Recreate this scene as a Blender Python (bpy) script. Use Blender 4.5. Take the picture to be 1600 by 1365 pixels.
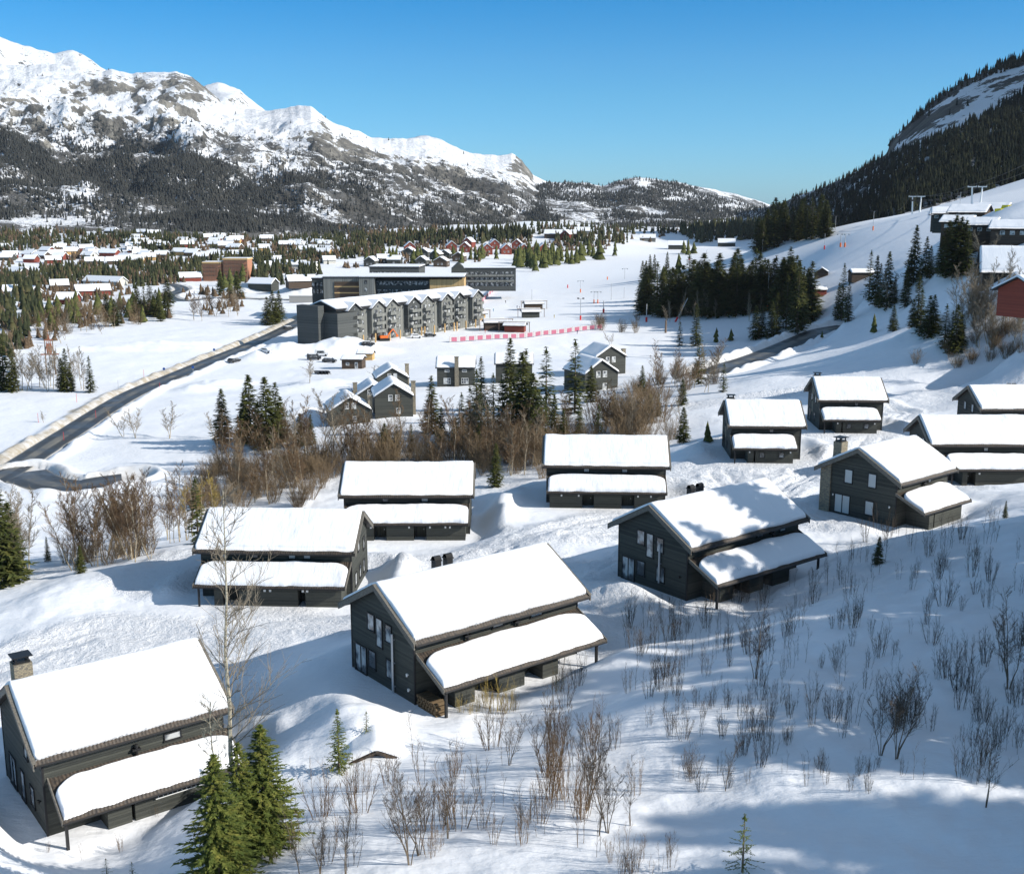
import bpy, math, random
import numpy as np
from mathutils import Vector, Matrix
R = math.radians
sc = bpy.context.scene
for o in list(bpy.data.objects): bpy.data.objects.remove(o)
C = sc.collection

# ------------------------------------------------------------------ camera, sky, sun, exposure
FOC, PITCH = 1766.0, R(11.5)
cam_d = bpy.data.cameras.new('camera'); cam = bpy.data.objects.new('camera', cam_d); C.objects.link(cam)
cam_d.sensor_width = 36; cam_d.lens = 36 * FOC / 1600; cam_d.clip_end = 40000; cam_d.clip_start = .5
cam.location = (0, 0, 0); cam.rotation_euler = (math.pi / 2 - PITCH, 0, 0)
sc.camera = cam
SUN_EL, SUN_AZ = R(29), R(107)          # azimuth clockwise from +Y
wd = bpy.data.worlds.new('World'); sc.world = wd; wd.use_nodes = True
nt = wd.node_tree; bg = nt.nodes['Background']
sky = nt.nodes.new('ShaderNodeTexSky'); sky.sky_type = 'NISHITA'; sky.sun_disc = False
sky.sun_elevation = SUN_EL; sky.sun_rotation = SUN_AZ; sky.air_density = 1.0; sky.dust_density = 0.75; sky.ozone_density = 1.3; sky.altitude = 900
tc = nt.nodes.new('ShaderNodeTexCoord'); sp = nt.nodes.new('ShaderNodeSeparateXYZ'); nt.links.new(tc.outputs['Generated'], sp.inputs[0])
rp = nt.nodes.new('ShaderNodeValToRGB'); nt.links.new(sp.outputs[2], rp.inputs[0]); e_ = rp.color_ramp.elements
for _ in range(3): e_.new(.5)
for k_, (p_, c_) in enumerate([(0, (.38, .68, 1.12)), (.092, (.20, .60, .92)), (.167, (.035, .50, .87)), (.27, (.3, .68, .9)), (.6, (1.15, 1.08, .9))]): e_[k_].position = p_; e_[k_].color = (c_[0] / 1.2, c_[1] / 1.2, c_[2] / 1.2, 1)
mx = nt.nodes.new('ShaderNodeMix'); mx.data_type = 'RGBA'; mx.blend_type = 'MULTIPLY'; mx.inputs[0].default_value = 1; nt.links.new(sky.outputs[0], mx.inputs[6]); nt.links.new(rp.outputs[0], mx.inputs[7])
nt.links.new(mx.outputs[2], bg.inputs[0]); bg.inputs[1].default_value = 0.13 * 1.2
sd = bpy.data.lights.new('sun', 'SUN'); so = bpy.data.objects.new('sun', sd); C.objects.link(so)
sd.energy = 4.8; sd.angle = R(.53); sd.color = (1, .95, .87)
SDIR = Vector((math.sin(SUN_AZ) * math.cos(SUN_EL), math.cos(SUN_AZ) * math.cos(SUN_EL), math.sin(SUN_EL)))
so.rotation_euler = SDIR.to_track_quat('Z', 'Y').to_euler(); so.location = SDIR * 500
sc.view_settings.view_transform = 'Standard'; sc.view_settings.look = 'None'
sc.view_settings.exposure = 0.33; sc.view_settings.gamma = 1
sc.cycles.max_bounces = 5; sc.cycles.diffuse_bounces = 3; sc.cycles.glossy_bounces = 2

# ------------------------------------------------------------------ noise and projection
def _h(ix, iy, s):
    n = (ix.astype(np.int64) * 374761393 + iy.astype(np.int64) * 668265263 + s * 974634777) & 0xffffffff
    n = ((n ^ (n >> 13)) * 1274126177) & 0xffffffff
    return ((n ^ (n >> 16)) & 0xffffff) / float(0xffffff)
def vn(x, y, s=0):
    x = np.asarray(x, float); y = np.asarray(y, float)
    fx = np.floor(x); fy = np.floor(y); u = x - fx; v = y - fy
    u = u * u * u * (u * (u * 6 - 15) + 10); v = v * v * v * (v * (v * 6 - 15) + 10)
    a = _h(fx, fy, s); b = _h(fx + 1, fy, s); c = _h(fx, fy + 1, s); d = _h(fx + 1, fy + 1, s)
    return (a + (b - a) * u) * (1 - v) + (c + (d - c) * u) * v
def fbm(x, y, s=0, o=4, g=.5):
    t = 0; am = 1; n = 0
    for i in range(o):
        t = t + am * (vn(x * 2 ** i + 17.3 * i, y * 2 ** i - 9.1 * i, s + i) - .5); n += am; am *= g
    return t / n * 2          # about -1..1
def ridg(x, y, s=0, o=5, g=.55):
    t = 0; am = 1; n = 0
    for i in range(o):
        t = t + am * (1 - abs(vn(x * 2 ** i + 7.3 * i, y * 2 ** i + 3.1 * i, s + i) * 2 - 1)); n += am; am *= g
    return t / n
def sstep(a, b, x):
    t = np.clip((x - a) / (b - a), 0, 1); return t * t * (3 - 2 * t)
CP, SP = math.cos(PITCH), math.sin(PITCH)
def ray(px, py):
    x = (px - 800) / FOC; y = (682.5 - py) / FOC
    return (x, CP + y * SP, -SP + y * CP)
def at(px, py, Y):
    d = ray(px, py); k = Y / d[1]; return Vector((d[0] * k, Y, d[2] * k))
def atz(px, py, z):
    d = ray(px, py); k = z / d[2]; return Vector((d[0] * k, d[1] * k, z))
def prj(X, Y, Z):
    d = Y * CP - Z * SP; return 800 + FOC * X / d, 682.5 - FOC * (Y * SP + Z * CP) / d
def azpx(a): return 800 + FOC * a        # on the horizon line, nearly

# ------------------------------------------------------------------ ground heights
ctl = []
def cz(px, py, z): p = atz(px, py, z); ctl.append((p.x, p.y, p.z))
def cy(px, py, Y): p = at(px, py, Y); ctl.append((p.x, p.y, p.z))
def cw(X, Y, Z): ctl.append((X, Y, Z))
# houses: name -> (type, X, Y, Z, yaw)
HOUSES = {
 'H1': ('L', -3.29, 76.45, -32.03, 38.15), 'HA': ('A', -25.2, 66.2, -35.7, 37.42), 'HC': ('L', 17.21, 94.91, -31.51, 38.19),
 'HB': ('L', -21.64, 104.29, -35.75, -2.74), 'HK': ('L', -11.82, 126.57, -36.22, .69), 'HD': ('L', 11.37, 134.37, -34.68, -3.39),
 'HE': ('S', 35.17, 156.77, -34.24, -2.73), 'HF': ('S', 52.1, 174.46, -33.65, -2.76), 'HG': ('S', 39.47, 116.2, -31.76, 39.18),
 'HH': ('M', 58.23, 140.8, -33.47, -.75), 'HI': ('M', 74.94, 167.39, -33.74, 1.69)}
for k, (t, X, Y, Z, a) in HOUSES.items():
    for (u, v) in ((-6, -6), (6, -6), (-6, 4), (6, 4)):
        c, s = math.cos(R(a)), math.sin(R(a)); cw(X + u * c - v * s, Y + u * s + v * c, Z)
for t in [(0, 958, -36.6), (120, 902, -36.4), (230, 868, -36.2), (300, 852, -36.2), (60, 1000, -36.2), (230, 990, -36), (420, 985, -35),
          (640, 905, -34.5), (800, 830, -34.5), (760, 880, -33.8), (930, 905, -32.6), (1080, 700, -35.5), (1200, 745, -34.2), (1140, 800, -33.2), (1330, 700, -33.6),
          (480, 1010, -34), (440, 1085, -33.4), (0, 765, -48.6), (150, 742, -48.6), (300, 722, -47.5), (100, 640, -49), (0, 600, -49), (300, 600, -49),
          (480, 500, -49.3), (570, 665, -45), (430, 690, -46.5), (650, 690, -44), (1070, 695, -38), (1100, 640, -39), (950, 610, -43), (820, 610, -45),
          (710, 605, -45.5), (640, 560, -48.5), (860, 560, -47.5), (525, 541, -49), (750, 508, -49), (900, 500, -49), (1000, 497, -48), (1260, 520, -43.5),
          (1300, 580, -34), (1550, 592, -33), (1140, 570, -42), (1280, 516, -41), (1200, 552, -41.5), (1010, 560, -44), (1180, 610, -37), (850, 440, -49), (1000, 400, -46),
          (900, 415, -47), (1050, 385, -44), (400, 430, -49), (250, 460, -49), (60, 480, -49), (150, 520, -49), (0, 520, -49)]: cz(*t)
for t in [(300, 1365, 50), (-100, 1250, 58), (1160, 1365, 43), (800, 1365, 45), (1600, 1365, 42), (1600, 1100, 57), (1600, 900, 77), (1600, 800, 97),
          (1300, 1100, 58.5), (1300, 950, 75), (1300, 872, 93), (1450, 830, 100), (1540, 785, 118), (1100, 1150, 56.5), (1000, 1250, 51.5), (1000, 1060, 65), (900, 1105, 66), (700, 1215, 57),
          (560, 1160, 66), (450, 1255, 57), (1450, 1230, 49), (1120, 975, 78), (1400, 520, 290), (1500, 470, 300), (1600, 460, 262), (1600, 540, 215), (1500, 562, 225), (1420, 470, 330),
          (1400, 430, 390), (1500, 378, 330), (1600, 388, 305), (1535, 382, 325), (1515, 347, 378), (1560, 343, 385), (1570, 462, 235), (1300, 470, 430), (1300, 384, 560), (1450, 330, 650), (1530, 305, 700), (1600, 280, 760), (1240, 372, 680), (1350, 346, 650),
          (1130, 410, 800), (1200, 400, 760), (1100, 376, 1400), (850, 352, 1300), (930, 362, 1600), (720, 385, 1150), (600, 395, 1050), (800, 395, 1080), (200, 372, 1150), (0, 350, 1500), (400, 385, 1300), (100, 400, 1000), (0, 425, 850),
          (1360, 400, 480), (1230, 430, 560), (1160, 450, 580)]: cy(*t)
for p in [(-45, 118, -38), (-50, 140, -43), (-45, 165, -47), (-25, 150, -42.5), (-5, 155, -41), (12, 165, -40), (-100, 150, -46), (-30, 190, -46.5), (5, 195, -43.5),
          (-60, 60, -37), (-45, 30, -33), (-15, 25, -29.5), (5, 20, -27.5), (30, 20, -24), (55, 32, -19), (80, 55, -17), (110, 80, -17), (150, 120, -17), (62, 70, -21.5),
          (95, 105, -23), (120, 140, -26), (130, 200, -24), (180, 250, -16), (300, 350, 5), (500, 560, 32), (-200, 150, -50), (-300, 300, -50), (-700, 700, -48),
          (0, 5000, -30), (-2500, 5000, -30), (2500, 5000, -30), (-1200, 1500, 0), (600, 900, 75), (-900, 3000, -20), (0, 3000, -40), (900, 3000, -20)]: cw(*p)
for k_, lst in dict(H1=[(6.5, -9, 2.3), (2, -9.5, 1.4), (-3, -9.5, .4), (-6, -10, .1), (9, -12, 2.2), (3, -13, 1.8)], HC=[(6.5, -8.6, 2.6), (2, -9, 1.7), (-3, -9, .5), (-7, -10, .2), (8, -12, 3.2), (2, -13, 2.4)], HA=[(5, -8.5, 1.8), (1, -9, 1.0), (-3, -9.5, .2), (6, -12, 3.0), (0, -13, 2.4)], HG=[(4, -9.5, 1.8), (0, -10, 1.0), (6, -13, 3.0), (-5, -9, .3)], HH=[(-3, -10.5, 1.0), (4, -10.5, 1.4)]).items():
    t_, hX, hY, hZ, a_ = HOUSES[k_]; c, s = math.cos(R(a_)), math.sin(R(a_))
    for u, v, dz in lst: cw(hX + u * c - v * s, hY + u * s + v * c, hZ + dz)
_c = np.array(ctl); _ab = np.stack([_c[:, 0] / _c[:, 1], np.log(_c[:, 1])], 1); _n = len(_c)
def _phi(d2): return .5 * d2 * np.log(d2 + 1e-12)
_K = _phi(((_ab[:, None] - _ab[None]) ** 2).sum(2)); _P = np.c_[np.ones(_n), _ab]
_sc = np.exp(_ab[:, 1]); _zz = _c[:, 2]
_A = np.zeros((_n + 3, _n + 3)); _A[:_n, :_n] = _K + 2e-4 * np.eye(_n); _A[:_n, _n:] = _P; _A[_n:, :_n] = _P.T
_w = np.linalg.solve(_A, np.r_[_zz, 0, 0, 0])
def tps(X, Y):
    X = np.asarray(X, float); Y = np.clip(np.asarray(Y, float), 14, 6000); a = np.clip(X / Y, -2.2, 2.2); b = np.log(Y); sh = a.shape; a = a.ravel(); b = b.ravel()
    out = np.empty(len(a))
    for i in range(0, len(a), 40000):
        q = np.stack([a[i:i + 40000], b[i:i + 40000]], 1)
        d2 = (q[:, 0:1] - _ab[None, :, 0]) ** 2 + (q[:, 1:2] - _ab[None, :, 1]) ** 2
        out[i:i + 40000] = _phi(d2) @ _w[:_n] + _w[_n] + q @ _w[_n + 1:]
    return out.reshape(sh)

ROADS = []
def addroad(name, pts, hw, bank):
    w = np.array([(p.x, p.y, p.z) for p in (atz(x, y, z) for x, y, z in pts)])
    # Catmull-Rom
    P = np.vstack([2 * w[0] - w[1], w, 2 * w[-1] - w[-2]]); out = []
    for i in range(1, len(P) - 2):
        n = max(3, int(np.linalg.norm(P[i + 1] - P[i]) / 3))
        for t in np.linspace(0, 1, n, endpoint=False):
            out.append(.5 * (2 * P[i] + (P[i + 1] - P[i - 1]) * t + (2 * P[i - 1] - 5 * P[i] + 4 * P[i + 1] - P[i + 2]) * t * t + (-P[i - 1] + 3 * P[i] - 3 * P[i + 1] + P[i + 2]) * t ** 3))
    ROADS.append((name, np.array(out), hw, bank))
addroad('road', [(-110, 800, -48.8), (-40, 765, -48.8), (20, 732, -48.8), (70, 700, -48.9), (120, 668, -49), (170, 636, -49), (215, 611, -49.1), (270, 588, -49.2), (330, 563, -49.2), (385, 541, -49.3), (430, 521, -49.3), (468, 502, -49.3), (500, 488, -49.3), (540, 476, -49.3)], 3.3, .9)
addroad('side_road', [(35, 738, -48.85), (62, 752, -48.7), (110, 759, -48.5), (160, 752, -48.2), (205, 746, -47.9)], 4.4, 1.0)
addroad('valley_road', [(500, 470, -49.3), (430, 468, -49.2), (340, 466, -49.1), (286, 470, -49), (262, 462, -49), (285, 452, -49), (268, 444, -49), (230, 440, -48.9), (190, 438, -48.8)], 4, .6)
addroad('mountain_road', [(1100, 588, -42.3), (1140, 571, -42), (1175, 560, -41.8), (1215, 545, -41.4), (1250, 530, -41.2), (1285, 516, -41), (1330, 508, -40.5)], 4.0, 1.4)
MOUNDS = []   # (X, Y, height, rx, ry)
def mound(px, py, z, h, rx, ry=None): p = atz(px, py, z); MOUNDS.append((p.x, p.y, h, rx, ry or rx))
mound(505, 1150, -32.5, 1.7, 7, 4.5); mound(575, 1150, -32, 1.0, 5, 3); mound(590, 880, -34.5, 1.1, 4.5, 3); mound(765, 800, -35, 1.3, 4.5, 8); mound(870, 850, -33.5, 1.0, 5, 4)
mound(1000, 940, -32, .8, 4, 3); mound(810, 900, -33.5, .9, 6, 2.5); mound(1070, 795, -34.5, .6, 3, 3); mound(110, 930, -36.3, .8, 5, 6); mound(1200, 590, -36, .8, 8, 5)
for t in [(400, 560, -49, 3, 9, 6), (445, 552, -49, 3.5, 12, 6), (540, 548, -49, 5, 12, 8), (565, 440, -49, 5, 14, 9), (395, 452, -49, 6, 16, 9), (478, 455, -49, 7, 16, 9), (345, 602, -49, 1.8, 10, 5), (300, 610, -49, 1.5, 8, 4), (375, 655, -47, 1.5, 6, 5), (500, 600, -47.5, 1.6, 10, 6),
          (200, 545, -49, 1.6, 30, 3), (260, 540, -49, 1.6, 30, 3), (120, 548, -49, 1.6, 30, 3), (1235, 372, -19, 6, 26, 18), (210, 745, -48, 2.2, 6, 3), (240, 752, -47.5, 3, 7, 5), (600, 655, -45.5, 1.5, 6, 3), (470, 650, -46, 2.5, 7, 4), (1440, 545, -30, 1.4, 20, 4),
          (1330, 620, -34, 1.4, 14, 4), (1500, 600, -33, 1.6, 16, 4), (1390, 610, -33.5, 1.4, 14, 4), (1530, 470, -24, 5, 9, 8), (1590, 500, -23, 4, 9, 7)]: mound(*t)
TRK = []
for tk in [[(1345, 705), (1260, 745), (1170, 790), (1060, 830), (940, 860), (830, 862), (740, 885), (650, 872)], [(1345, 712), (1230, 770), (1140, 850), (1010, 905), (930, 960), (850, 915), (760, 880)], [(960, 812), (900, 830), (830, 858), (700, 875), (640, 868)], [(560, 985), (440, 985), (300, 1000), (160, 985), (60, 1010), (-30, 1050)], [(1210, 745), (1290, 745), (1370, 690), (1420, 640), (1300, 600), (1150, 600), (1060, 600)], [(1300, 860), (1200, 800), (1150, 770), (1120, 740)]]:
    w_ = np.array([tuple(atz(x, y, -34.6 if x > 500 else -36))[:2] for x, y in tk]); tt_ = np.linspace(0, len(w_) - 1, len(w_) * 6); TRK.append(np.c_[np.interp(tt_, range(len(w_)), w_[:, 0]), np.interp(tt_, range(len(w_)), w_[:, 1]), 0 * tt_])
def roaddist(X, Y, pts):
    best = np.full(X.shape, 1e9); zb = np.zeros(X.shape)
    bb = pts[:, 0].min() - 25, pts[:, 0].max() + 25, pts[:, 1].min() - 25, pts[:, 1].max() + 25
    m = (X > bb[0]) & (X < bb[1]) & (Y > bb[2]) & (Y < bb[3])
    if not m.any(): return best, zb
    x = X[m]; y = Y[m]; b = np.full(x.shape, 1e9); z = np.zeros(x.shape)
    for i in range(len(pts) - 1):
        p, q = pts[i], pts[i + 1]; d = q[:2] - p[:2]; L = d @ d + 1e-9
        t = np.clip(((x - p[0]) * d[0] + (y - p[1]) * d[1]) / L, 0, 1)
        dd = np.hypot(x - p[0] - t * d[0], y - p[1] - t * d[1]); k = dd < b
        b = np.where(k, dd, b); z = np.where(k, p[2] + t * (q[2] - p[2]), z)
    best[m] = b; zb[m] = z; return best, zb
def hgt(X, Y):
    X = np.asarray(X, float); Y = np.asarray(Y, float)
    z = tps(X, Y); near = 1 - sstep(150, 260, Y); fg = 1 - sstep(95, 125, Y)
    z = z + near * (.38 * fbm(X / 9, Y / 9, 3) + .11 * fbm(X / 2.2, Y / 2.2, 9, 3)) + (1 - near) * (.7 * fbm(X / 45, Y / 45, 5) + .25 * fbm(X / 9, Y / 9, 6)) * (1 - .7 * sstep(430, 520, Y) * sstep(0, 40, X))
    z = z + sstep(900, 1300, Y) * (14 * fbm(X / 260, Y / 260, 8))
    rs = sstep(.05, .25, X / np.maximum(Y, 5)) * fg
    z = z + rs * (.55 * fbm(X / 7 + 3, Y / 4.5, 12))
    z = z + near * .05 * (ridg(X / 1.5 + Y / 6, Y / 3.2, 97, 3) - .5)
    if X.size > 2000:
        for pt in TRK:
            d, _ = roaddist(X, Y, pt); d = d + .5 * fbm(X / 6, Y / 6, 131, 2); z = z - .2 * np.exp(-((d - .9) / .33) ** 2) - .06 * (1 - sstep(1.2, 2.2, d)) + .3 * np.exp(-((d - 2.8) / .6) ** 2) * vn(X / 1.0, Y / 1.0, 133)
    tm = near * sstep(.02, .35, fbm(X / 11, Y / 16, 91, 2)) * sstep(60, 90, Y); z = z + tm * .2 * (ridg(X / 1.9, Y / 2.6, 93, 3) - .5)
    for mx, my, h, rx, ry in MOUNDS:
        q = ((X - mx) / rx) ** 2 + ((Y - my) / ry) ** 2
        z = z + np.where(q < 6, h * np.exp(-q * 1.1) * (1 + .22 * fbm(X / 3, Y / 3, 21, 2)), 0)
    for k, (t, hx, hy, hz, a) in HOUSES.items():
        c, s = math.cos(R(a)), math.sin(R(a)); u = (X - hx) * c + (Y - hy) * s; v = -(X - hx) * s + (Y - hy) * c
        hl = 5.2 if t == 'S' else 7.2
        steep = k in ('H1', 'HC', 'HA', 'HG'); du = np.maximum(abs(u) - (5.6 if k == 'HA' else hl), 0); dv = np.maximum(np.maximum(v - 4.3, -(6.3 if steep else 7.4) - v), 0); d = np.hypot(du, dv)
        mm = (1. if steep else 0.) * sstep(3.5, 6, -v) * sstep(-7, -4, u); w = 1 - (sstep(0, 1.6, d) * mm + sstep(.3, 4.0, d) * (1 - mm))
        z = z * (1 - w) + (hz + .12) * w
        side = (v > -3.5) | (u < 0)
        z = z + np.where(d < 10, .75 * (1 - sstep(3.0, 6.5, -v)) * np.exp(-((d - 3.6) / 1.7) ** 2) * (.55 + .8 * vn(X / 3.5, Y / 3.5, 31)), 0)
    for nm, pts, hw, bank in ROADS:
        d, rz = roaddist(X, Y, pts)
        w = 1 - sstep(hw + 1.0, hw + 12, d)
        z = np.where(d < hw + 12, z * (1 - w) + rz * w, z)
        z = z - np.where(d < hw + .6, .35, 0) + np.where(d < hw + 9, bank * np.exp(-((d - hw - 2.2) / 1.3) ** 2) * (.3 + 1.1 * vn(X / 4, Y / 4, 41)), 0)
    return z
_Ys = np.exp(np.linspace(math.log(18), math.log(2600), 420))
def G(px, py, ymin=0):
    """ground point under a pixel of the photograph"""
    d = ray(px, py); Ys = _Ys[_Ys > ymin]; X = d[0] / d[1] * Ys; Z = d[2] / d[1] * Ys; g = hgt(X, Ys); f = Z - g
    i = np.argmax(f < 0)
    if f[i] >= 0: i = len(Ys) - 1
    if i == 0: i = 1
    a, b = Ys[i - 1], Ys[i]
    t = f[i - 1] / (f[i - 1] - f[i] + 1e-9) if f[i] < 0 else 1; Y = a + (b - a) * min(max(t, 0), 1)
    x = d[0] / d[1] * Y; return Vector((x, Y, float(hgt(np.array([x]), np.array([Y]))[0])))
def gz(x, y): return float(hgt(np.array([x]), np.array([y]))[0])

# ------------------------------------------------------------------ materials
def mat(name, col=(.5, .5, .5), rough=.8, metal=0, spec=.3):
    m = bpy.data.materials.new(name); m.use_nodes = True; b = m.node_tree.nodes['Principled BSDF']
    b.inputs['Base Color'].default_value = (*col, 1); b.inputs['Roughness'].default_value = rough; b.inputs['Metallic'].default_value = metal
    b.inputs['Specular IOR Level'].default_value = spec; return m
class N:
    def __init__(s, m): s.t = m.node_tree; s.b = s.t.nodes['Principled BSDF']
    def n(s, k, **kw):
        x = s.t.nodes.new(k)
        for a, v in kw.items(): setattr(x, a, v)
        return x
    def l(s, a, b): s.t.links.new(a, b)
    def pos(s, kind='Object', scale=(1, 1, 1)):
        tc = s.n('ShaderNodeTexCoord'); mp = s.n('ShaderNodeMapping'); mp.inputs['Scale'].default_value = scale
        s.l(tc.outputs[kind], mp.inputs[0]); return mp.outputs[0]
    def noise(s, vec, sc_, det=4, rough=.55):
        x = s.n('ShaderNodeTexNoise'); x.inputs['Scale'].default_value = sc_; x.inputs['Detail'].default_value = det; x.inputs['Roughness'].default_value = rough
        s.l(vec, x.inputs['Vector']); return x.outputs['Fac']
    def ramp(s, fac, *st):
        x = s.n('ShaderNodeValToRGB'); e = x.color_ramp.elements
        while len(e) < len(st): e.new(.5)
        for i, (p, c) in enumerate(st): e[i].position = p; e[i].color = (*c, 1) if len(c) == 3 else c
        s.l(fac, x.inputs[0]); return x.outputs[0]
    def mix(s, f, a, b, bt='MIX'):
        x = s.n('ShaderNodeMix', data_type='RGBA', blend_type=bt)
        for v, i in ((f, 0), (a, 6), (b, 7)):
            if isinstance(v, (int, float)): x.inputs[i].default_value = v
            elif isinstance(v, tuple): x.inputs[i].default_value = (*v, 1)
            else: s.l(v, x.inputs[i])
        return x.outputs[2]
    def math(s, op, a, b=0.):
        x = s.n('ShaderNodeMath', operation=op)
        for i, v in enumerate((a, b)):
            if isinstance(v, (int, float)): x.inputs[i].default_value = v
            else: s.l(v, x.inputs[i])
        return x.outputs[0]
    def bump(s, h, st=.5, dist=.05, prev=None):
        x = s.n('ShaderNodeBump'); x.inputs['Strength'].default_value = st; x.inputs['Distance'].default_value = dist; s.l(h, x.inputs['Height'])
        if prev is not None: s.l(prev, x.inputs['Normal'])
        s.l(x.outputs[0], s.b.inputs['Normal']); return x.outputs[0]
    def col(s, c): s.l(c, s.b.inputs['Base Color'])
M = {}
# snow on the ground, with sand and dirt thrown up along the roads (attribute laid on the land)
m = M['snow'] = mat('snow', (.86, .87, .9), .6, spec=.2); n = N(m); g = n.pos('Object')
at_ = n.n('ShaderNodeAttribute', attribute_name='dirt'); f1 = n.noise(g, .35, 6, .65); f2 = n.noise(g, 3.0, 4); f3 = n.noise(g, .9, 5, .6)
dm = n.math('MULTIPLY', at_.outputs['Fac'], n.ramp(f1, (.3, (.35,) * 3), (.6, (1,) * 3)))
spot = n.ramp(n.noise(g, 5.5, 6, .8), (.70, (0,) * 3), (.78, (1,) * 3)); spot2 = n.math('MULTIPLY', spot, .35)
base = n.mix(n.ramp(f1, (.35, (0,) * 3), (.7, (1,) * 3)), (.88, .89, .915), (.83, .845, .88))
base = n.mix(spot2, base, (.42, .38, .33))
n.col(n.mix(dm, base, (.42, .36, .27)))
b1 = n.bump(f3, .35, .22); b2 = n.bump(f2, .2, .06, b1)
w = n.noise(n.pos('Object', (1, 3.2, 1)), .55, 3); b3 = n.bump(w, .3, .3, b2); ar = n.n('ShaderNodeAttribute', attribute_name='rough'); n.bump(n.math('MULTIPLY', ar.outputs['Fac'], n.noise(g, 1.7, 6, .7)), .9, .55, b3)
m = M['roof_snow'] = mat('roof_snow', (.88, .89, .915), .6, spec=.2); n = N(m)
f = n.noise(n.pos('Object', (1.7, .35, .35)), 2.2, 3, .5); b1 = n.bump(f, .5, .08); n.bump(n.noise(n.pos('Object'), 6, 4), .3, .05, b1)
def wood(name, c1, c2, pitch=.15, vert=False):
    m = mat(name, c1, .75, spec=.25); n = N(m); v = n.pos('Object')
    sx = n.n('ShaderNodeSeparateXYZ'); n.l(v, sx.inputs[0])
    if vert: z = n.math('ADD', n.math('ADD', sx.outputs[0], sx.outputs[1]), 0.)
    else: z = sx.outputs[2]
    k = n.math('MULTIPLY', z, 1 / pitch); fr = n.math('FRACT', k); fl = n.math('FLOOR', k)
    cmb = n.n('ShaderNodeCombineXYZ'); n.l(fl, cmb.inputs[0])
    wn = n.n('ShaderNodeTexWhiteNoise'); n.l(cmb.outputs[0], wn.inputs['Vector'])
    st = n.noise(n.pos('Object', (.5, .5, 6) if not vert else (6, 6, .5)), 3, 5, .65)
    f = n.math('ADD', n.math('MULTIPLY', wn.outputs['Value'], .45), n.math('MULTIPLY', st, .65))
    c = n.ramp(f, (.25, c1), (.85, c2))
    gap = n.ramp(fr, (.0, (.35,) * 3), (.1, (1,) * 3)); n.col(n.mix(1., c, gap, 'MULTIPLY'))
    n.bump(n.ramp(fr, (0, (0,) * 3), (.12, (.7,) * 3), (1, (1,) * 3)), .8, .03); return m
M['wall'] = wood('dark_boarding', (.034, .037, .034), (.085, .088, .075))
M['wall_brown'] = wood('brown_boarding', (.05, .035, .025), (.12, .085, .06)); M['wall_red'] = wood('red_boarding', (.16, .038, .025), (.25, .06, .04))
M['wall_grey'] = wood('grey_boarding', (.12, .125, .115), (.24, .24, .22), .3, True); M['wall_dgrey'] = wood('dark_grey_boarding', (.05, .055, .055), (.1, .105, .1), .3)
M['wall_pine'] = wood('pine_boarding', (.42, .28, .13), (.6, .42, .2), .3, True); M['wall_ochre'] = wood('ochre_boarding', (.5, .3, .1), (.6, .4, .2)); M['wall_pale'] = wood('pale_boarding', (.5, .48, .42), (.66, .64, .58))
m = M['tile'] = mat('roof_tile', (.06, .05, .042), .6); n = N(m); n.col(n.ramp(n.noise(n.pos('Object', (1, 1, 1)), 5, 4), (.35, (.035, .032, .03)), (.7, (.10, .075, .055))))
m = M['trim'] = mat('trim_board', (.16, .145, .12), .6); n = N(m); n.col(n.ramp(n.noise(n.pos('Object', (3, 3, 3)), 3, 5), (.3, (.085, .08, .07)), (.7, (.2, .18, .15))))
m = M['stone'] = mat('stone', (.25, .22, .16), .85); n = N(m)
br = n.n('ShaderNodeTexBrick'); n.l(n.pos('Object', (1, 1, 1)), br.inputs[0])
sx = n.n('ShaderNodeSeparateXYZ'); n.l(n.pos('Object'), sx.inputs[0]); cb = n.n('ShaderNodeCombineXYZ'); n.l(n.math('ADD', sx.outputs[0], sx.outputs[1]), cb.inputs[0]); n.l(sx.outputs[2], cb.inputs[1]); n.l(cb.outputs[0], br.inputs[0])
br.inputs['Scale'].default_value = 2.6; br.inputs['Color1'].default_value = (.34, .29, .2, 1); br.inputs['Color2'].default_value = (.16, .145, .12, 1); br.inputs['Mortar'].default_value = (.08, .075, .065, 1)
n.col(br.outputs['Color']); n.bump(br.outputs['Color'], .6, .05)
M['frame'] = mat('dark_frame', (.02, .02, .021), .5); M['wframe'] = mat('white_frame', (.75, .75, .73), .5)
m = M['glass'] = mat('window_glass', (.05, .06, .07), .06, spec=.9); n = N(m); n.col(n.ramp(n.noise(n.pos('Object'), .9, 2), (.42, (.04, .045, .05)), (.5, (.16, .17, .18)), (.6, (.5, .51, .5))))
M['curtain'] = mat('window_blind', (.5, .52, .52), .5)
M['black'] = mat('black_metal', (.018, .018, .019), .45); M['zinc'] = mat('zinc', (.5, .52, .54), .4, .5); M['white'] = mat('white_paint', (.78, .78, .76), .5)
M['dark'] = mat('dark_inside', (.015, .014, .013), .9); M['door'] = wood('door_boards', (.05, .055, .045), (.1, .1, .08), .12, True)
M['logs'] = mat('firewood', (.13, .09, .05), .9)
m = M['needle'] = mat('spruce_needles', (.05, .07, .02), .75, spec=.15); n = N(m); oi = n.n('ShaderNodeObjectInfo')
c = n.ramp(n.noise(n.pos('Object'), 1.1, 3), (.3, (.022, .034, .012)), (.48, (.055, .07, .022)), (.68, (.14, .14, .04)))
n.col(n.mix(n.math('MULTIPLY', oi.outputs['Random'], .55), c, (.10, .10, .025))); n.b.inputs['Transmission Weight'].default_value = 0
m = M['needle_far'] = mat('forest_needles', (.05, .06, .03), .8, spec=.1); n = N(m)
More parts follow.
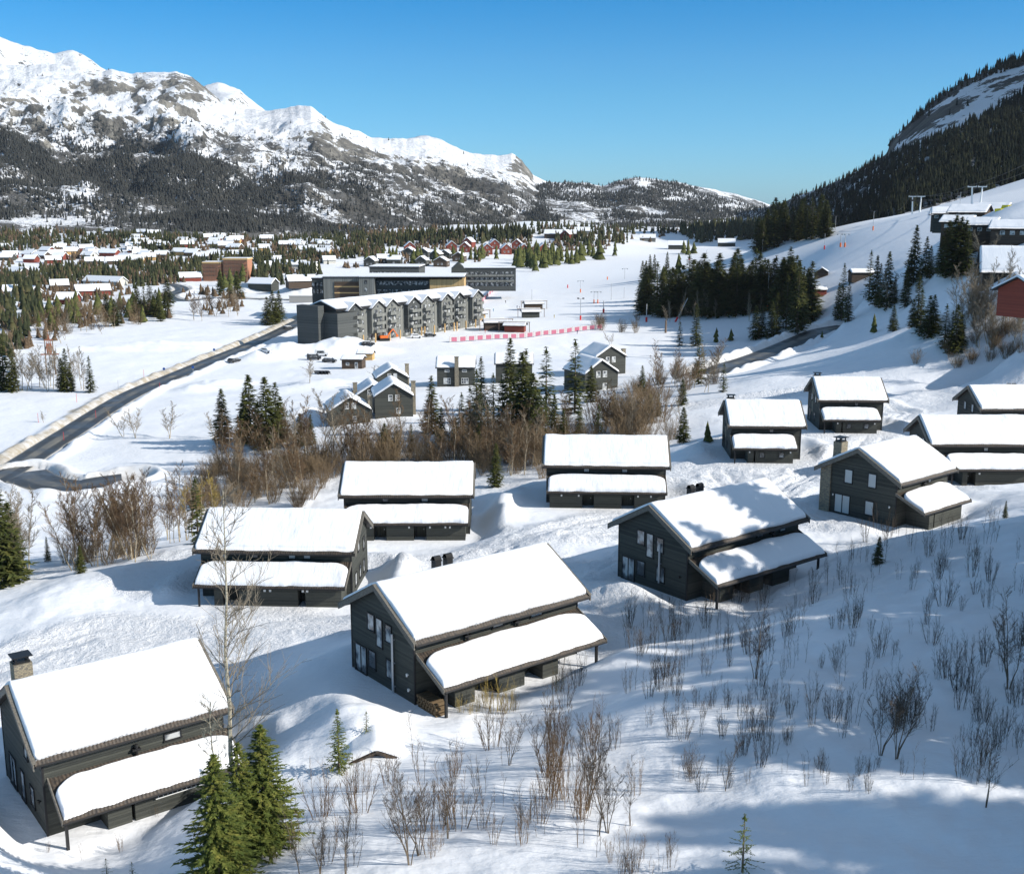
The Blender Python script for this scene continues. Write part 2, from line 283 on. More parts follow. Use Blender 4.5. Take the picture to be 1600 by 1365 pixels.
n.col(n.ramp(n.noise(n.pos('Object'), .06, 3, .8), (.3, (.02, .026, .014)), (.5, (.04, .046, .022)), (.62, (.085, .08, .035)), (.7, (.09, .065, .04))))
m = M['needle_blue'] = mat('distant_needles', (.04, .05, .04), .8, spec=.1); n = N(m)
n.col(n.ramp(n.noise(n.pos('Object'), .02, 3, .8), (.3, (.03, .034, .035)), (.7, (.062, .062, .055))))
m = M['needle_near'] = mat('close_spruce_needles', (.1, .12, .03), .7, spec=.2); n = N(m); n.col(n.ramp(n.noise(n.pos('Object'), 1.4, 4), (.3, (.05, .075, .018)), (.5, (.12, .145, .032)), (.7, (.22, .21, .05))))
m = M['needle_painted_shade'] = mat('hill_needles_painted_shade', (.03, .04, .02), .85, spec=.05); n = N(m); n.col(n.ramp(n.noise(n.pos('Object'), .09, 4, .85), (.35, (.007, .010, .008)), (.55, (.016, .02, .012)), (.7, (.06, .06, .028))))  # hillside shade painted into near-black needles, sunlit tips into the olive flecks
M['scrub_far'] = mat('far_birch_scrub', (.12, .085, .055), .9, spec=.05)
m = M['bark'] = mat('bark', (.16, .12, .09), .9); n = N(m); n.col(n.ramp(n.noise(n.pos('Object', (2, 2, .5)), 3, 4), (.35, (.09, .07, .05)), (.7, (.22, .17, .12))))
m = M['birch'] = mat('birch_bark', (.5, .42, .3), .8); n = N(m); n.col(n.ramp(n.noise(n.pos('Object', (1, 1, 2.5)), 3, 5, .7), (.38, (.10, .08, .06)), (.5, (.40, .33, .23)), (.75, (.52, .44, .32))))
m = M['aspen'] = mat('aspen_bark', (.4, .36, .28), .8); n = N(m); n.col(n.ramp(n.noise(n.pos('Object', (2, 2, 3)), 3, 5, .7), (.38, (.13, .11, .08)), (.5, (.36, .32, .24)), (.75, (.5, .46, .36))))
def twig(name, a, b):
    m = mat(name, a, .85, spec=.1); n = N(m); oi = n.n('ShaderNodeObjectInfo'); n.col(n.mix(oi.outputs['Random'], a, b)); return m
M['twig'] = twig('brown_twigs', (.11, .072, .045), (.19, .125, .07)); M['twig_dark'] = twig('dark_twigs', (.045, .036, .03), (.11, .085, .062)); M['twig_tan'] = twig('tan_twigs', (.15, .11, .07), (.24, .175, .105)); M['twig_yellow'] = twig('yellow_twigs', (.34, .26, .08), (.26, .18, .06)); M['twig_grey'] = twig('grey_twigs', (.2, .17, .13), (.28, .23, .165))
m = M['asphalt'] = mat('wet_asphalt', (.06, .065, .07), .45, spec=.4); n = N(m); f = n.noise(n.pos('Object', (1, 1, 1)), .12, 6, .7)
ua = n.n('ShaderNodeAttribute', attribute_name='across'); tr = n.math('ADD', ua.outputs['Fac'], n.math('MULTIPLY', n.math('SUBTRACT', f, .5), .9))
n.col(n.ramp(tr, (.3, (.05, .053, .056)), (.58, (.085, .085, .082)), (.8, (.26, .24, .2)), (.95, (.62, .6, .55)))); n.l(n.ramp(f, (.3, (.25,) * 3), (.7, (.75,) * 3)), n.b.inputs['Roughness'])
M['orange'] = mat('orange_pad', (.75, .16, .03), .6); M['redpaint'] = mat('red_pad', (.65, .03, .03), .6); M['pink'] = mat('pink_netting', (.42, .13, .19), .8); M['net'] = mat('grey_netting', (.5, .47, .47), .8)
M['yellow'] = mat('yellow_paint', (.8, .65, .02), .5); M['galv'] = mat('galvanised_steel', (.42, .43, .43), .5, .3); M['conc'] = mat('concrete', (.32, .31, .29), .9); M['carblack'] = mat('black_car_paint', (.02, .022, .025), .25, spec=.6); M['carwhite'] = mat('white_car_paint', (.7, .7, .7), .3, spec=.6); M['rubber'] = mat('rubber', (.02, .02, .02), .9)
M['scaff'] = mat('scaffold_sheeting', (.42, .2, .12), .8); M['timber'] = mat('new_timber', (.55, .36, .16), .8); M['creosote'] = mat('weathered_pole', (.2, .14, .1), .9); M['skin'] = mat('ski_clothing', (.05, .07, .14), .8)
def mountain_mat(name, dark=1.0):
    m = mat(name, (.85, .86, .9), .75, spec=.1); n = N(m); g = n.pos('Object')
    geo = n.n('ShaderNodeNewGeometry'); sx = n.n('ShaderNodeSeparateXYZ'); n.l(geo.outputs['Normal'], sx.inputs[0])
    ra = n.n('ShaderNodeAttribute', attribute_name='rock'); fa = n.n('ShaderNodeAttribute', attribute_name='scrub')
    f1 = n.noise(g, .012, 8, .68); f2 = n.noise(g, .05, 6, .75); f3 = n.noise(n.pos('Object', (1, 1, .35)), .03, 7, .7)
    sp3 = n.n('ShaderNodeSeparateXYZ'); n.l(g, sp3.inputs[0]); cb3 = n.n('ShaderNodeCombineXYZ'); n.l(n.math('ADD', sp3.outputs[0], n.math('MULTIPLY', sp3.outputs[2], 1.1)), cb3.inputs[0]); n.l(n.math('MULTIPLY', sp3.outputs[1], .25), cb3.inputs[1]); n.l(n.math('MULTIPLY', sp3.outputs[2], .3), cb3.inputs[2])
    fr = n.noise(cb3.outputs[0], .018, 9, .72)
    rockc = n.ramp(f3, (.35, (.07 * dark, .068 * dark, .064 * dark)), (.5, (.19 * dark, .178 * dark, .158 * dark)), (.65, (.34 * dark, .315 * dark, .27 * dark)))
    k = n.math('ADD', n.math('MULTIPLY', ra.outputs['Fac'], .5), n.math('MULTIPLY', n.math('SUBTRACT', f2, .5), 1.3))
    k = n.math('ADD', k, n.math('MULTIPLY', n.math('SUBTRACT', f1, .5), 1.2))
    k = n.math('SUBTRACT', k, n.math('MULTIPLY', n.math('SUBTRACT', sx.outputs[2], .8), 1.6))
    k = n.math('ADD', k, n.math('MULTIPLY', n.math('SUBTRACT', fr, .5), 2.2))
    rk = n.ramp(k, (.24, (0,) * 3), (.31, (1,) * 3))
    f4 = n.noise(n.pos('Object', (.6, 1, 1.6)), .014, 6, .7); f5 = n.noise(g, .11, 4, .85); s = n.math('ADD', n.math('MULTIPLY', fa.outputs['Fac'], .55), n.math('MULTIPLY', n.math('SUBTRACT', f5, .5), 1.5)); s = n.math('ADD', s, n.math('MULTIPLY', n.math('SUBTRACT', f4, .5), 2.0)); s = n.math('ADD', n.math('SUBTRACT', s, n.math('MULTIPLY', n.math('LESS_THAN', fa.outputs['Fac'], .02), .8)), n.math('MULTIPLY', n.math('SUBTRACT', fr, .5), .8))
    sk = n.ramp(s, (.26, (0,) * 3), (.33, (.95,) * 3))
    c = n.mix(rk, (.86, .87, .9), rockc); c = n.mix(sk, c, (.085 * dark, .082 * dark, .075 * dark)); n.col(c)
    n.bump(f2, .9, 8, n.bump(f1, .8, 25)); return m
M['mount'] = mountain_mat('mountain_snow_and_rock'); M['mount_painted_shade'] = mountain_mat('hill_snow_and_rock_painted_shade', .5)  # right hill copy: rock and scrub darkened to paint in its shade

# ------------------------------------------------------------------ mesh helpers
class MB:
    def __init__(s): s.v = []; s.f = []; s.mi = []; s.cur = 0
    def quad(s, a, b, c, d): i = len(s.v); s.v += [a, b, c, d]; s.f.append((i, i + 1, i + 2, i + 3)); s.mi.append(s.cur)
    def tri(s, a, b, c): i = len(s.v); s.v += [a, b, c]; s.f.append((i, i + 1, i + 2)); s.mi.append(s.cur)
    def box(s, x0, x1, y0, y1, z0, z1):
        i = len(s.v); s.v += [(x, y, z) for z in (z0, z1) for x, y in ((x0, y0), (x1, y0), (x1, y1), (x0, y1))]
        for f in ((3, 2, 1, 0), (4, 5, 6, 7), (0, 1, 5, 4), (1, 2, 6, 5), (2, 3, 7, 6), (3, 0, 4, 7)): s.f.append(tuple(i + k for k in f)); s.mi.append(s.cur)
        return s
    def prism(s, poly, axis, a, b):
        """polygon (2-tuples, ccw) extruded along axis 'x','y','z'"""
        def P(q, t): return (t, q[0], q[1]) if axis == 'x' else (q[0], t, q[1]) if axis == 'y' else (q[0], q[1], t)
        i = len(s.v); k = len(poly); s.v += [P(q, a) for q in poly] + [P(q, b) for q in poly]
        s.f.append(tuple(i + j for j in range(k))[::-1]); s.f.append(tuple(i + k + j for j in range(k))); s.mi += [s.cur] * 2
        for j in range(k): s.f.append((i + j, i + (j + 1) % k, i + k + (j + 1) % k, i + k + j)); s.mi.append(s.cur)
        return s
    def tube(s, p, q, r0, r1, n=6, cap=True):
        p = Vector(p); q = Vector(q); d = (q - p)
        if d.length < 1e-6: return s
        d.normalize(); a = d.orthogonal().normalized(); b = d.cross(a); i = len(s.v)
        for c, r in ((p, r0), (q, r1)):
            for k in range(n): t = 2 * math.pi * k / n; s.v.append(tuple(c + a * (math.cos(t) * r) + b * (math.sin(t) * r)))
        for k in range(n): s.f.append((i + k, i + (k + 1) % n, i + n + (k + 1) % n, i + n + k)); s.mi.append(s.cur)
        if cap: s.f.append(tuple(range(i + n, i + 2 * n))); s.mi.append(s.cur)
        return s
    def mesh(s, name, mats, smooth=False):
        me = bpy.data.meshes.new(name); me.from_pydata([tuple(v) for v in s.v], [], s.f)
        for m_ in (mats if isinstance(mats, (list, tuple)) else [mats]): me.materials.append(m_)
        if len(me.materials) > 1: me.polygons.foreach_set('material_index', s.mi)
        if smooth: me.polygons.foreach_set('use_smooth', [True] * len(me.polygons))
        me.update(); return me
def link(name, me, parent=None, loc=None, rot=None, scale=None):
    o = bpy.data.objects.new(name, me); C.objects.link(o)
    if parent is not None: o.parent = parent
    if loc is not None: o.location = loc
    if rot is not None: o.rotation_euler = rot
    if scale is not None: o.scale = scale
    return o
def obj(name, mb, mats, parent=None, smooth=False, **k): return link(name, mb.mesh(name, mats, smooth), parent, **k)
def tag(o, label, cat, group=None, kind=None):
    if label: o['label'] = label
    if cat: o['category'] = cat
    if group: o['group'] = group
    if kind: o['kind'] = kind
    return o
def thing(name, label, cat, loc=(0, 0, 0), rz=0, group=None, scale=None):
    return tag(link(name, None, None, loc, (0, 0, rz), scale), label, cat, group)
def npmesh(name, V, F, mats, smooth=False):
    """V (n,3), F (m,k) uniform faces"""
    me = bpy.data.meshes.new(name); me.vertices.add(len(V)); me.vertices.foreach_set('co', np.ascontiguousarray(V, np.float32).ravel())
    k = F.shape[1]; me.loops.add(F.size); me.loops.foreach_set('vertex_index', np.ascontiguousarray(F, np.int32).ravel())
    me.polygons.add(len(F)); me.polygons.foreach_set('loop_start', np.arange(0, F.size, k, dtype=np.int32)); me.polygons.foreach_set('loop_total', np.full(len(F), k, np.int32))
    if smooth: me.polygons.foreach_set('use_smooth', np.ones(len(F), bool))
    for m_ in (mats if isinstance(mats, (list, tuple)) else [mats]): me.materials.append(m_)
    me.update(calc_edges=True); me.validate(); return me
def gridF(nu, nv):
    i = np.arange(nu - 1)[:, None] * nv + np.arange(nv - 1)[None]; i = i.ravel()
    return np.stack([i, i + nv, i + nv + 1, i + 1], 1)

# ------------------------------------------------------------------ the ground
aa = np.r_[np.linspace(-2.2, -.6, 36)[:-1], np.linspace(-.6, .6, 760), np.linspace(.6, 2.2, 46)[1:]]
bb = np.r_[np.linspace(math.log(14), math.log(700), 880), np.linspace(math.log(700), math.log(6500), 120)[1:]]
Ag, Bg = np.meshgrid(aa, bb, indexing='ij'); Yg = np.exp(Bg); Xg = Ag * Yg; Zg = hgt(Xg, Yg)
V = np.stack([Xg, Yg, Zg], 2).reshape(-1, 3)
me = npmesh('ground', V, gridF(len(aa), len(bb)), M['snow'], True)
dirt = np.zeros(Xg.shape)
for (nm, pts, hw, bk), amt, side in zip(ROADS, (1.0, .5, .8, .35), (1, 1, 1, 1)):
    dd = np.gradient(pts[:, :2], axis=0); dd /= np.linalg.norm(dd, axis=1)[:, None]; po = pts.copy()
    if nm == 'road': po[:, 0] -= dd[:, 1] * (hw + 1.2); po[:, 1] += dd[:, 0] * (hw + 1.2)
    d, _ = roaddist(Xg, Yg, po); q_ = 1.3 + 2.4 * fbm(Xg / 7, Yg / 7, 55, 3) if nm == 'road' else hw + 1; dirt = np.maximum(dirt, amt * (1 - sstep(q_, q_ + 2.0, d)))
rg = (1 - sstep(150, 260, Yg)) * sstep(.0, .3, fbm(Xg / 11, Yg / 16, 91, 2)) * sstep(60, 90, Yg)
for pt in TRK: rg = np.maximum(rg, 1 - sstep(2.5, 5.5, roaddist(Xg, Yg, pt)[0]))
at_r = me.attributes.new('rough', 'FLOAT', 'POINT'); at_r.data.foreach_set('value', rg.ravel().astype(np.float32))
at_d = me.attributes.new('dirt', 'FLOAT', 'POINT'); at_d.data.foreach_set('value', dirt.ravel().astype(np.float32))
tag(link('ground', me), 'snow covered ground of the hillside and valley', None, None, 'structure')
for nm, pts, hw, bk in ROADS:
    d = np.gradient(pts[:, :2], axis=0); d /= np.linalg.norm(d, axis=1)[:, None]; nrm = np.stack([-d[:, 1], d[:, 0]], 1)
    ts = np.linspace(-1, 1, 9); rows = []
    for t in ts: rows.append(np.c_[pts[:, :2] + nrm * (t * hw), pts[:, 2] + .05 - .06 * abs(t) + (.02 if nm == 'road' else 0) ])
    V = np.stack(rows, 0).reshape(-1, 3); me = npmesh(nm, V, gridF(len(ts), len(pts)), M['asphalt'], True)
    a_ = me.attributes.new('across', 'FLOAT', 'POINT'); ac = np.repeat(np.abs(ts), len(pts)); ac = np.where(ac < .3, .62, np.where(ac < .8, .12, .85)).astype(np.float32); a_.data.foreach_set('value', ac)
    tag(link(nm, me), {'road': 'wet asphalt main road through the snowy valley', 'side_road': 'side road joining the main road at the left', 'valley_road': 'distant curving valley road', 'mountain_road': 'plowed road climbing behind the cabins'}[nm], None, None, 'structure')

# ------------------------------------------------------------------ mountains
def mountain(name, label, sky, rfoot, rcrest, zfoot, na, nt_, prof, amp, fs, material, rockf, scrubf, seed, back=1.35):
    sx_ = np.array([p[0] for p in sky], float); sy_ = np.array([p[1] for p in sky], float)
    px = np.linspace(sx_[0], sx_[-1], na); py = np.interp(px, sx_, sy_)
    k_ = np.exp(-np.linspace(-2.5, 2.5, max(9, na // 9)) ** 2); k_ /= k_.sum(); ps = np.convolve(np.pad(py, len(k_), mode='edge'), k_, 'same')[len(k_):-len(k_)]
    py = py + 1.8 * fbm(px / 12, px * 0, seed, 4) * np.clip((330 - py) / 60, 0, 1)
    a = (px - 800) / FOC / (CP + (682.5 - py) / FOC * SP); EL = lambda y: (-SP + (682.5 - y) / FOC * CP) / (CP + (682.5 - y) / FOC * SP); el = EL(py); els = EL(ps)
    rf = np.interp(px, *rfoot); rc = np.interp(px, *rcrest); zf = np.interp(px, *zfoot)
    t = np.r_[-.12, np.linspace(0, 1, nt_), np.linspace(1, back, 12)[1:]]
    PX, T = np.meshgrid(px, t, indexing='ij'); Aa = a[:, None]; Y = rf[:, None] + (rc - rf)[:, None] * T; X = Aa * Y
    tt = np.clip(T, 0, 1); zc = (els * rc)[:, None] + ((el - els) * rc)[:, None] * tt ** 6; pr = prof(PX, tt)
    Z = zf[:, None] + (zc - zf[:, None]) * pr
    env = np.sin(np.clip(tt, 0, 1) * math.pi) ** .8
    nz = ridg(X / fs, Y / fs, seed + 3, 6, .6) - .55 + .5 * fbm(X / fs * 3.1, Y / fs * 3.1, seed + 5)
    Z = Z + amp * nz * env * np.clip((zc - zf[:, None]) / 300, .15, 1.3)
    Z = np.where(T < 0, Z - 90, Z); Z = np.where(T > 1, zc - (T - 1) * rc[:, None] * .45 - 5, Z)
    # keep slopes below the skyline, as seen from the front
    lim = el[:, None] * Y - (1 - tt) * .015 * rc[:, None]; q_ = lim - Z; sf = 12.; Z = np.where(T < 1, lim - sf * np.logaddexp(0, q_ / sf) - 0, Z); Z = np.where((T < 1), Z + 8.3 * tt ** 20, Z)
    V = np.stack([X, Y, Z], 2).reshape(-1, 3); me = npmesh(name, V, gridF(na, len(t)), material, True)
    ppx, ppy = prj(X, Y, Z); rk = rockf(ppx, ppy, X, Y, Z); sr = scrubf(ppx, ppy, X, Y, Z)
    for nm, d in (('rock', rk), ('scrub', sr)): q = me.attributes.new(nm, 'FLOAT', 'POINT'); q.data.foreach_set('value', np.broadcast_to(d, X.shape).ravel().astype(np.float32))
    tag(link(name, me), label, None, None, 'structure'); return X, Y, Z, ppx, ppy, T
def blob(px, py, cx, cy_, rx, ry, h=1.): return h * np.exp(-(((px - cx) / rx) ** 2 + ((py - cy_) / ry) ** 2))
def proflin(PX, t): return .22 * t + .78 * t ** 1.5
def profL(PX, t):
    base = .35 * t + .65 * t ** 1.7
    cl = .10 * (sstep(.80, .9, t) - t) * np.exp(-((PX - 230) / 130) ** 2)
    return base + cl
def rockL(px, py, X, Y, Z):
    r = blob(px, py, 165, 135, 62, 20, .9) + blob(px, py, 270, 138, 68, 24, 1.2) + blob(px, py, 40, 158, 50, 9, .9) + blob(px, py, 503, 205, 12, 28, .9) + blob(px, py, 120, 85, 14, 8, .6) + blob(px, py, 20, 100, 18, 8, .5) + blob(px, py, 810, 262, 25, 22, .7) + blob(px, py, 530, 340, 40, 14, .6)
    r = r + .62 * sstep(420, 500, px) * sstep(.0, 30, py - np.interp(px, [400, 500, 600, 700, 860], [165, 190, 215, 235, 290]))
    return np.clip(r + .10, 0, 1)
def scrubL(px, py, X, Y, Z):
    hi = np.interp(px, [-300, 0, 150, 300, 450, 600, 700, 800, 900], [180, 180, 185, 195, 215, 245, 255, 275, 300])
    s = sstep(-12, 26, py - hi) * .72
    s = s - blob(px, py, 110, 222, 60, 10, .6) - blob(px, py, 330, 245, 70, 9, .5) - blob(px, py, 450, 255, 60, 26, .35) - blob(px, py, 70, 345, 60, 8, .8) - blob(px, py, 130, 300, 26, 16, .8)
    return np.clip(s, 0, 1)
skyF = [(-420, -40), (-250, 0), (-100, 40), (0, 58), (30, 68), (60, 78), (85, 83), (115, 78), (130, 85), (160, 106), (205, 130), (260, 140), (300, 142), (325, 132), (345, 129), (375, 140), (400, 162), (430, 185), (500, 215), (560, 240)]
mountain('mountain', 'snowy rounded summit rising behind the rocky shoulder', skyF, ([-420, 560], [3600, 3600]), ([-420, 560], [5200, 5200]), ([-420, 560], [120, 120]), 260, 60, proflin, 120, 900, M['mount'],
         lambda px, py, X, Y, Z: .12 + blob(px, py, 120, 86, 14, 7, .5) + blob(px, py, 345, 145, 40, 12, .2), lambda *a: 0, 5)
skyL = [(-420, 60), (-250, 80), (-100, 95), (0, 100), (40, 103), (90, 100), (130, 106), (160, 112), (175, 108), (205, 115), (235, 112), (275, 112), (300, 120), (325, 140), (345, 158), (375, 168), (410, 172), (430, 172), (465, 165), (485, 165), (500, 178), (520, 192), (560, 205), (580, 215), (605, 217), (640, 216), (665, 216), (700, 227), (740, 240), (780, 243), (800, 240), (815, 250), (835, 275), (855, 284), (870, 288), (900, 310), (930, 335), (960, 352)]
RX = ([-420, 0, 300, 500, 700, 860, 960], [3300, 3300, 3300, 3000, 3200, 3400, 3500]); RF = ([-420, 0, 300, 500, 700, 860, 960], [1250, 1250, 1350, 1500, 1750, 2300, 2700])
ML = mountain('mountain', 'long snowy mountain side with forest belt and grey cliffs', skyL, RF, RX, ([-420, 0, 300, 960], [-12, -18, -30, -48]), 760, 300, profL, 105, 420, M['mount'], rockL, scrubL, 11)
skyB = [(560, 226), (600, 222), (640, 216), (655, 212), (668, 211), (690, 219), (720, 234), (760, 250), (800, 262), (840, 280), (900, 330)]
mountain('mountain', 'small white summit behind the mountain side', skyB, ([560, 900], [3900, 3900]), ([560, 900], [5000, 5000]), ([560, 900], [60, 60]), 90, 30, proflin, 40, 500, M['mount'], lambda *a: .05, lambda *a: 0, 15)
skyE = [(730, 352), (765, 342), (795, 326), (820, 305), (845, 286), (855, 285), (870, 285), (900, 285), (920, 286), (940, 291), (960, 285), (985, 277), (1010, 278), (1060, 285), (1100, 293), (1150, 303), (1190, 315), (1215, 324), (1300, 335), (1400, 345)]
def scrubE(px, py, X, Y, Z): return np.clip(.62 * sstep(0, 4, py - np.interp(px, [q[0] for q in skyE], [q[1] for q in skyE])) - blob(px, py, 1005, 288, 12, 8, .8) - blob(px, py, 1055, 312, 24, 4, .7) - blob(px, py, 1140, 322, 25, 4, .6) - blob(px, py, 905, 300, 25, 6, .5), 0, 1)
ME = mountain('mountain', 'low forested mountain closing the far end of the valley', skyE, ([730, 1400], [2100, 2300]), ([730, 900, 1400], [2900, 3200, 4200]), ([730, 1400], [-48, -45]), 420, 90, proflin, 90, 380, M['mount'], lambda px, py, X, Y, Z: .1 + blob(px, py, 830, 300, 45, 20, .5), scrubE, 23)
skyR = [(1150, 332), (1190, 325), (1215, 320), (1240, 309), (1290, 291), (1340, 268), (1385, 240), (1392, 222), (1402, 210), (1450, 165), (1500, 130), (1560, 103), (1600, 90), (1700, 25), (1850, -100), (2050, -230), (2300, -300)]
def profR(PX, t):
    b = .45 * t + .55 * t ** 1.4; return b
def rockR(px, py, X, Y, Z):
    s = 0
    cl = np.interp(px, [1380, 1420, 1460, 1500, 1550, 1600, 1700], [225, 205, 178, 160, 140, 125, 90])
    return np.clip(.95 * np.exp(-((py - cl - 1) / 12) ** 2) * sstep(1385, 1430, px) + .35 * np.exp(-((py - cl - 24) / 5) ** 2) + .35 * np.exp(-((py - cl + 16) / 4) ** 2) + .05, 0, 1.3)
def bandR(px, py):
    up = np.interp(px, [1370, 1400, 1450, 1500, 1560, 1600, 1700], [262, 212, 172, 138, 112, 100, 30]); lo = np.interp(px, [1370, 1400, 1450, 1500, 1560, 1600, 1700], [258, 245, 225, 205, 175, 150, 110])
    return sstep(0, 5, py - up) * sstep(0, 5, lo - py) * sstep(1372, 1392, px)
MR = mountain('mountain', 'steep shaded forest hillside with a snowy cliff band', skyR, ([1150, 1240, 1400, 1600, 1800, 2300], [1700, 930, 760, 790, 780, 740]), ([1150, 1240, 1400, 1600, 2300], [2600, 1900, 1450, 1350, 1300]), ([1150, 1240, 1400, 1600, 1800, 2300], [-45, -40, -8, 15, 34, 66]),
              420, 130, profR, 26, 160, M['mount_painted_shade'], rockR, lambda px, py, X, Y, Z: np.clip(.75 - bandR(px, py), 0, 1), 31)

# ------------------------------------------------------------------ spruces
def spruce_mb(h, r, whorls, nb, sprays, seed, lean=0., base=.06, sz=1.0):
    rnd = random.Random(seed); cr = MB(); tk = MB()
    tk.tube((0, 0, -.6), (0, 0, h * .5), h * .013 + .03, h * .008 + .02, 7); tk.tube((0, 0, h * .5), (0, 0, h * .97), h * .008 + .02, .012, 5)
    for i in range(whorls):
        t = base + (1 - base) * (i / (whorls - 1)) ** .95; z = t * h
        rr = r * ((1 - t) ** .8) * (.98 if t > .15 else .75) + .04 * r
        k = max(3, int(nb * (1 - .4 * t)))
        for j in range(k):
            if rnd.random() < .08: continue
            ang = 2 * math.pi * (j + rnd.random() * .9) / k + i * 1.3; L = rr * rnd.uniform(.6, 1.15); dr = rnd.uniform(.12, .5) * (1 - t) - .25 * t
            dx, dy = math.cos(ang), math.sin(ang); z0 = z + rnd.uniform(-.4, .4) * h / whorls
            for q in range(sprays):
                s = (q + rnd.random()) / sprays; s = .12 + .88 * s; px_, py_ = dx * L * s, dy * L * s; pz = z0 - dr * L * s * (1 - .35 * s)
                w = sz * (.30 * L * (1 - .55 * s) + .10 * r); ll = w * rnd.uniform(.9, 1.6)
                a2 = ang + rnd.uniform(-1.1, 1.1); ex, ey = math.cos(a2), math.sin(a2); nx, ny = -ey, ex; hh = rnd.uniform(-.2, .45) * ll
                tw = rnd.uniform(-.35, .35)
                p0 = (px_ - nx * w * .32, py_ - ny * w * .32, pz - tw * w * .4); p1 = (px_ + nx * w * .32, py_ + ny * w * .32, pz + tw * w * .4); p2 = (px_ + ex * ll, py_ + ey * ll, pz - hh)
                cr.tri(p0, p1, p2)
    # tip
    for q in range(6): a = q * 1.05; cr.tri((0, 0, h * 1.02), (math.cos(a) * .05 * r, math.sin(a) * .05 * r, h * .93), (math.cos(a + 1) * .12 * r, math.sin(a + 1) * .12 * r, h * .92))
    return cr, tk
SPR = []
for i, (h, r, w_, nb, sp, sz) in enumerate([(10, 2.2, 34, 10, 8, 1.15), (10, 1.9, 36, 9, 8, 1.2), (10, 2.6, 32, 10, 8, 1.05), (10, 1.6, 32, 8, 7, 1.3), (10, 2.0, 26, 7, 7, 1.15), (10, 2.4, 36, 10, 7, 1.1)]):
    c, t = spruce_mb(h, r, w_, nb, sp, 100 + i, sz=sz); SPR.append((c.mesh('crown', M['needle']), t.mesh('trunk', M['bark'])))
def rot_r(rnd): return rnd.random() * 6.283
_tr = random.Random(5)
SPQ = []
def spruce(p, h, label, group, v=None, wid=1., off=False): SPQ.append((Vector(p), h, label, group, v, wid, off))
def spruce_now(p, h, label, group, v=None, wid=1., off=False, name='spruce_tree'):
    v = _tr.randrange(len(SPR)) if v is None else v; s = h / 10
    o = thing(name, label, 'tree', (p[0], p[1], p[2] - .15), rot_r(_tr), group, (s * wid, s * wid, s)); link('crown', SPR[v][0], o); link('trunk', SPR[v][1], o); return o
def spr_px(px, base, hpx, label, group, **k):
    p = G(px, base); d = p.y * CP - p.z * SP; return spruce(p, hpx * d / FOC * 1.02, label, group, **k)

# ------------------------------------------------------------------ bare trees
def bare_mb(h, seed, n1=16, n2=7, n3=3, spread=.32, start=.3, r0=.09, tr=.012, forks=1, upright=.75):
    rnd = random.Random(seed); tk = MB(); cr = MB()
    for fk in range(forks):
        pts = []; x = y = 0.; lx, ly = (rnd.uniform(-.12, .12) * (forks > 1) * 1.6, rnd.uniform(-.12, .12) * (forks > 1) * 1.6); S = 7; hf = h * (1 if fk == 0 else rnd.uniform(.6, .95))
        for i in range(S + 1): pts.append(Vector((x, y, hf * i / S - (.4 if i == 0 else 0)))); x += (rnd.uniform(-.02, .02) + lx / S * 2) * hf; y += (rnd.uniform(-.02, .02) + ly / S * 2) * hf
        R0 = r0 * (.7 if fk else 1)
        for i in range(S): tk.tube(pts[i], pts[i + 1], R0 * (1 - i / S) + tr, R0 * (1 - (i + 1) / S) + tr, 6, False)
        for k in range(n1):
            t = start + (1 - start) * (k + rnd.random()) / n1 * .97; f = t * S; i = min(int(f), S - 1); p = pts[i].lerp(pts[i + 1], f - i)
            L = hf * spread * (1.1 - .8 * t) * rnd.uniform(.6, 1.2); a = rnd.random() * 6.283; d = Vector((math.cos(a), math.sin(a), upright * rnd.uniform(.6, 1.3))).normalized()
            rb = max(tr * 1.2, R0 * (1 - t) * .45)
            q = p; dd = d.copy()
            for s_ in range(3):
                dd = (dd + Vector((rnd.uniform(-.22, .22), rnd.uniform(-.22, .22), rnd.uniform(-.05, .28)))).normalized(); q2 = q + dd * L / 3
                cr.tube(q, q2, rb * (1 - s_ * .28), rb * (1 - (s_ + 1) * .28), 3, False)
                for e in range(max(1, n2 // 3)):
                    m0 = q.lerp(q2, rnd.random()); e1 = (dd + Vector((rnd.uniform(-.8, .8), rnd.uniform(-.8, .8), rnd.uniform(-.2, .7)))).normalized(); l1 = L * rnd.uniform(.2, .5); m1 = m0 + e1 * l1
                    cr.tube(m0, m1, tr, tr * .6, 3, False)
                    for g_ in range(n3):
                        e2 = (e1 + Vector((rnd.uniform(-.8, .8), rnd.uniform(-.8, .8), rnd.uniform(-.3, .5)))).normalized(); m2 = m0.lerp(m1, rnd.uniform(.2, 1)); cr.tube(m2, m2 + e2 * l1 * rnd.uniform(.3, .7), tr * .7, tr * .45, 3, False)
                q = q2
    return cr, tk
BIR = []
for i in range(5):
    c, t = bare_mb(8, 200 + i, 22, 12, 4, .27, .22, .06, .0115, 1 + i % 2, 1.1); BIR.append((c, t.mesh('trunk', M['birch'])))
BIR = [({k: c.mesh('crown', M[k]) for k in ('twig', 'twig_grey', 'twig_yellow')}, t) for c, t in BIR]
def birch(p, h, label, group, tw='twig', v=None, wid=1.):
    v = _tr.randrange(len(BIR)) if v is None else v; s = h / 8
    o = thing('birch_tree', label, 'tree', (p[0], p[1], p[2] - .1), rot_r(_tr), group, (s * wid, s * wid, s)); link('crown', BIR[v][0][tw], o); link('trunk', BIR[v][1], o); return o
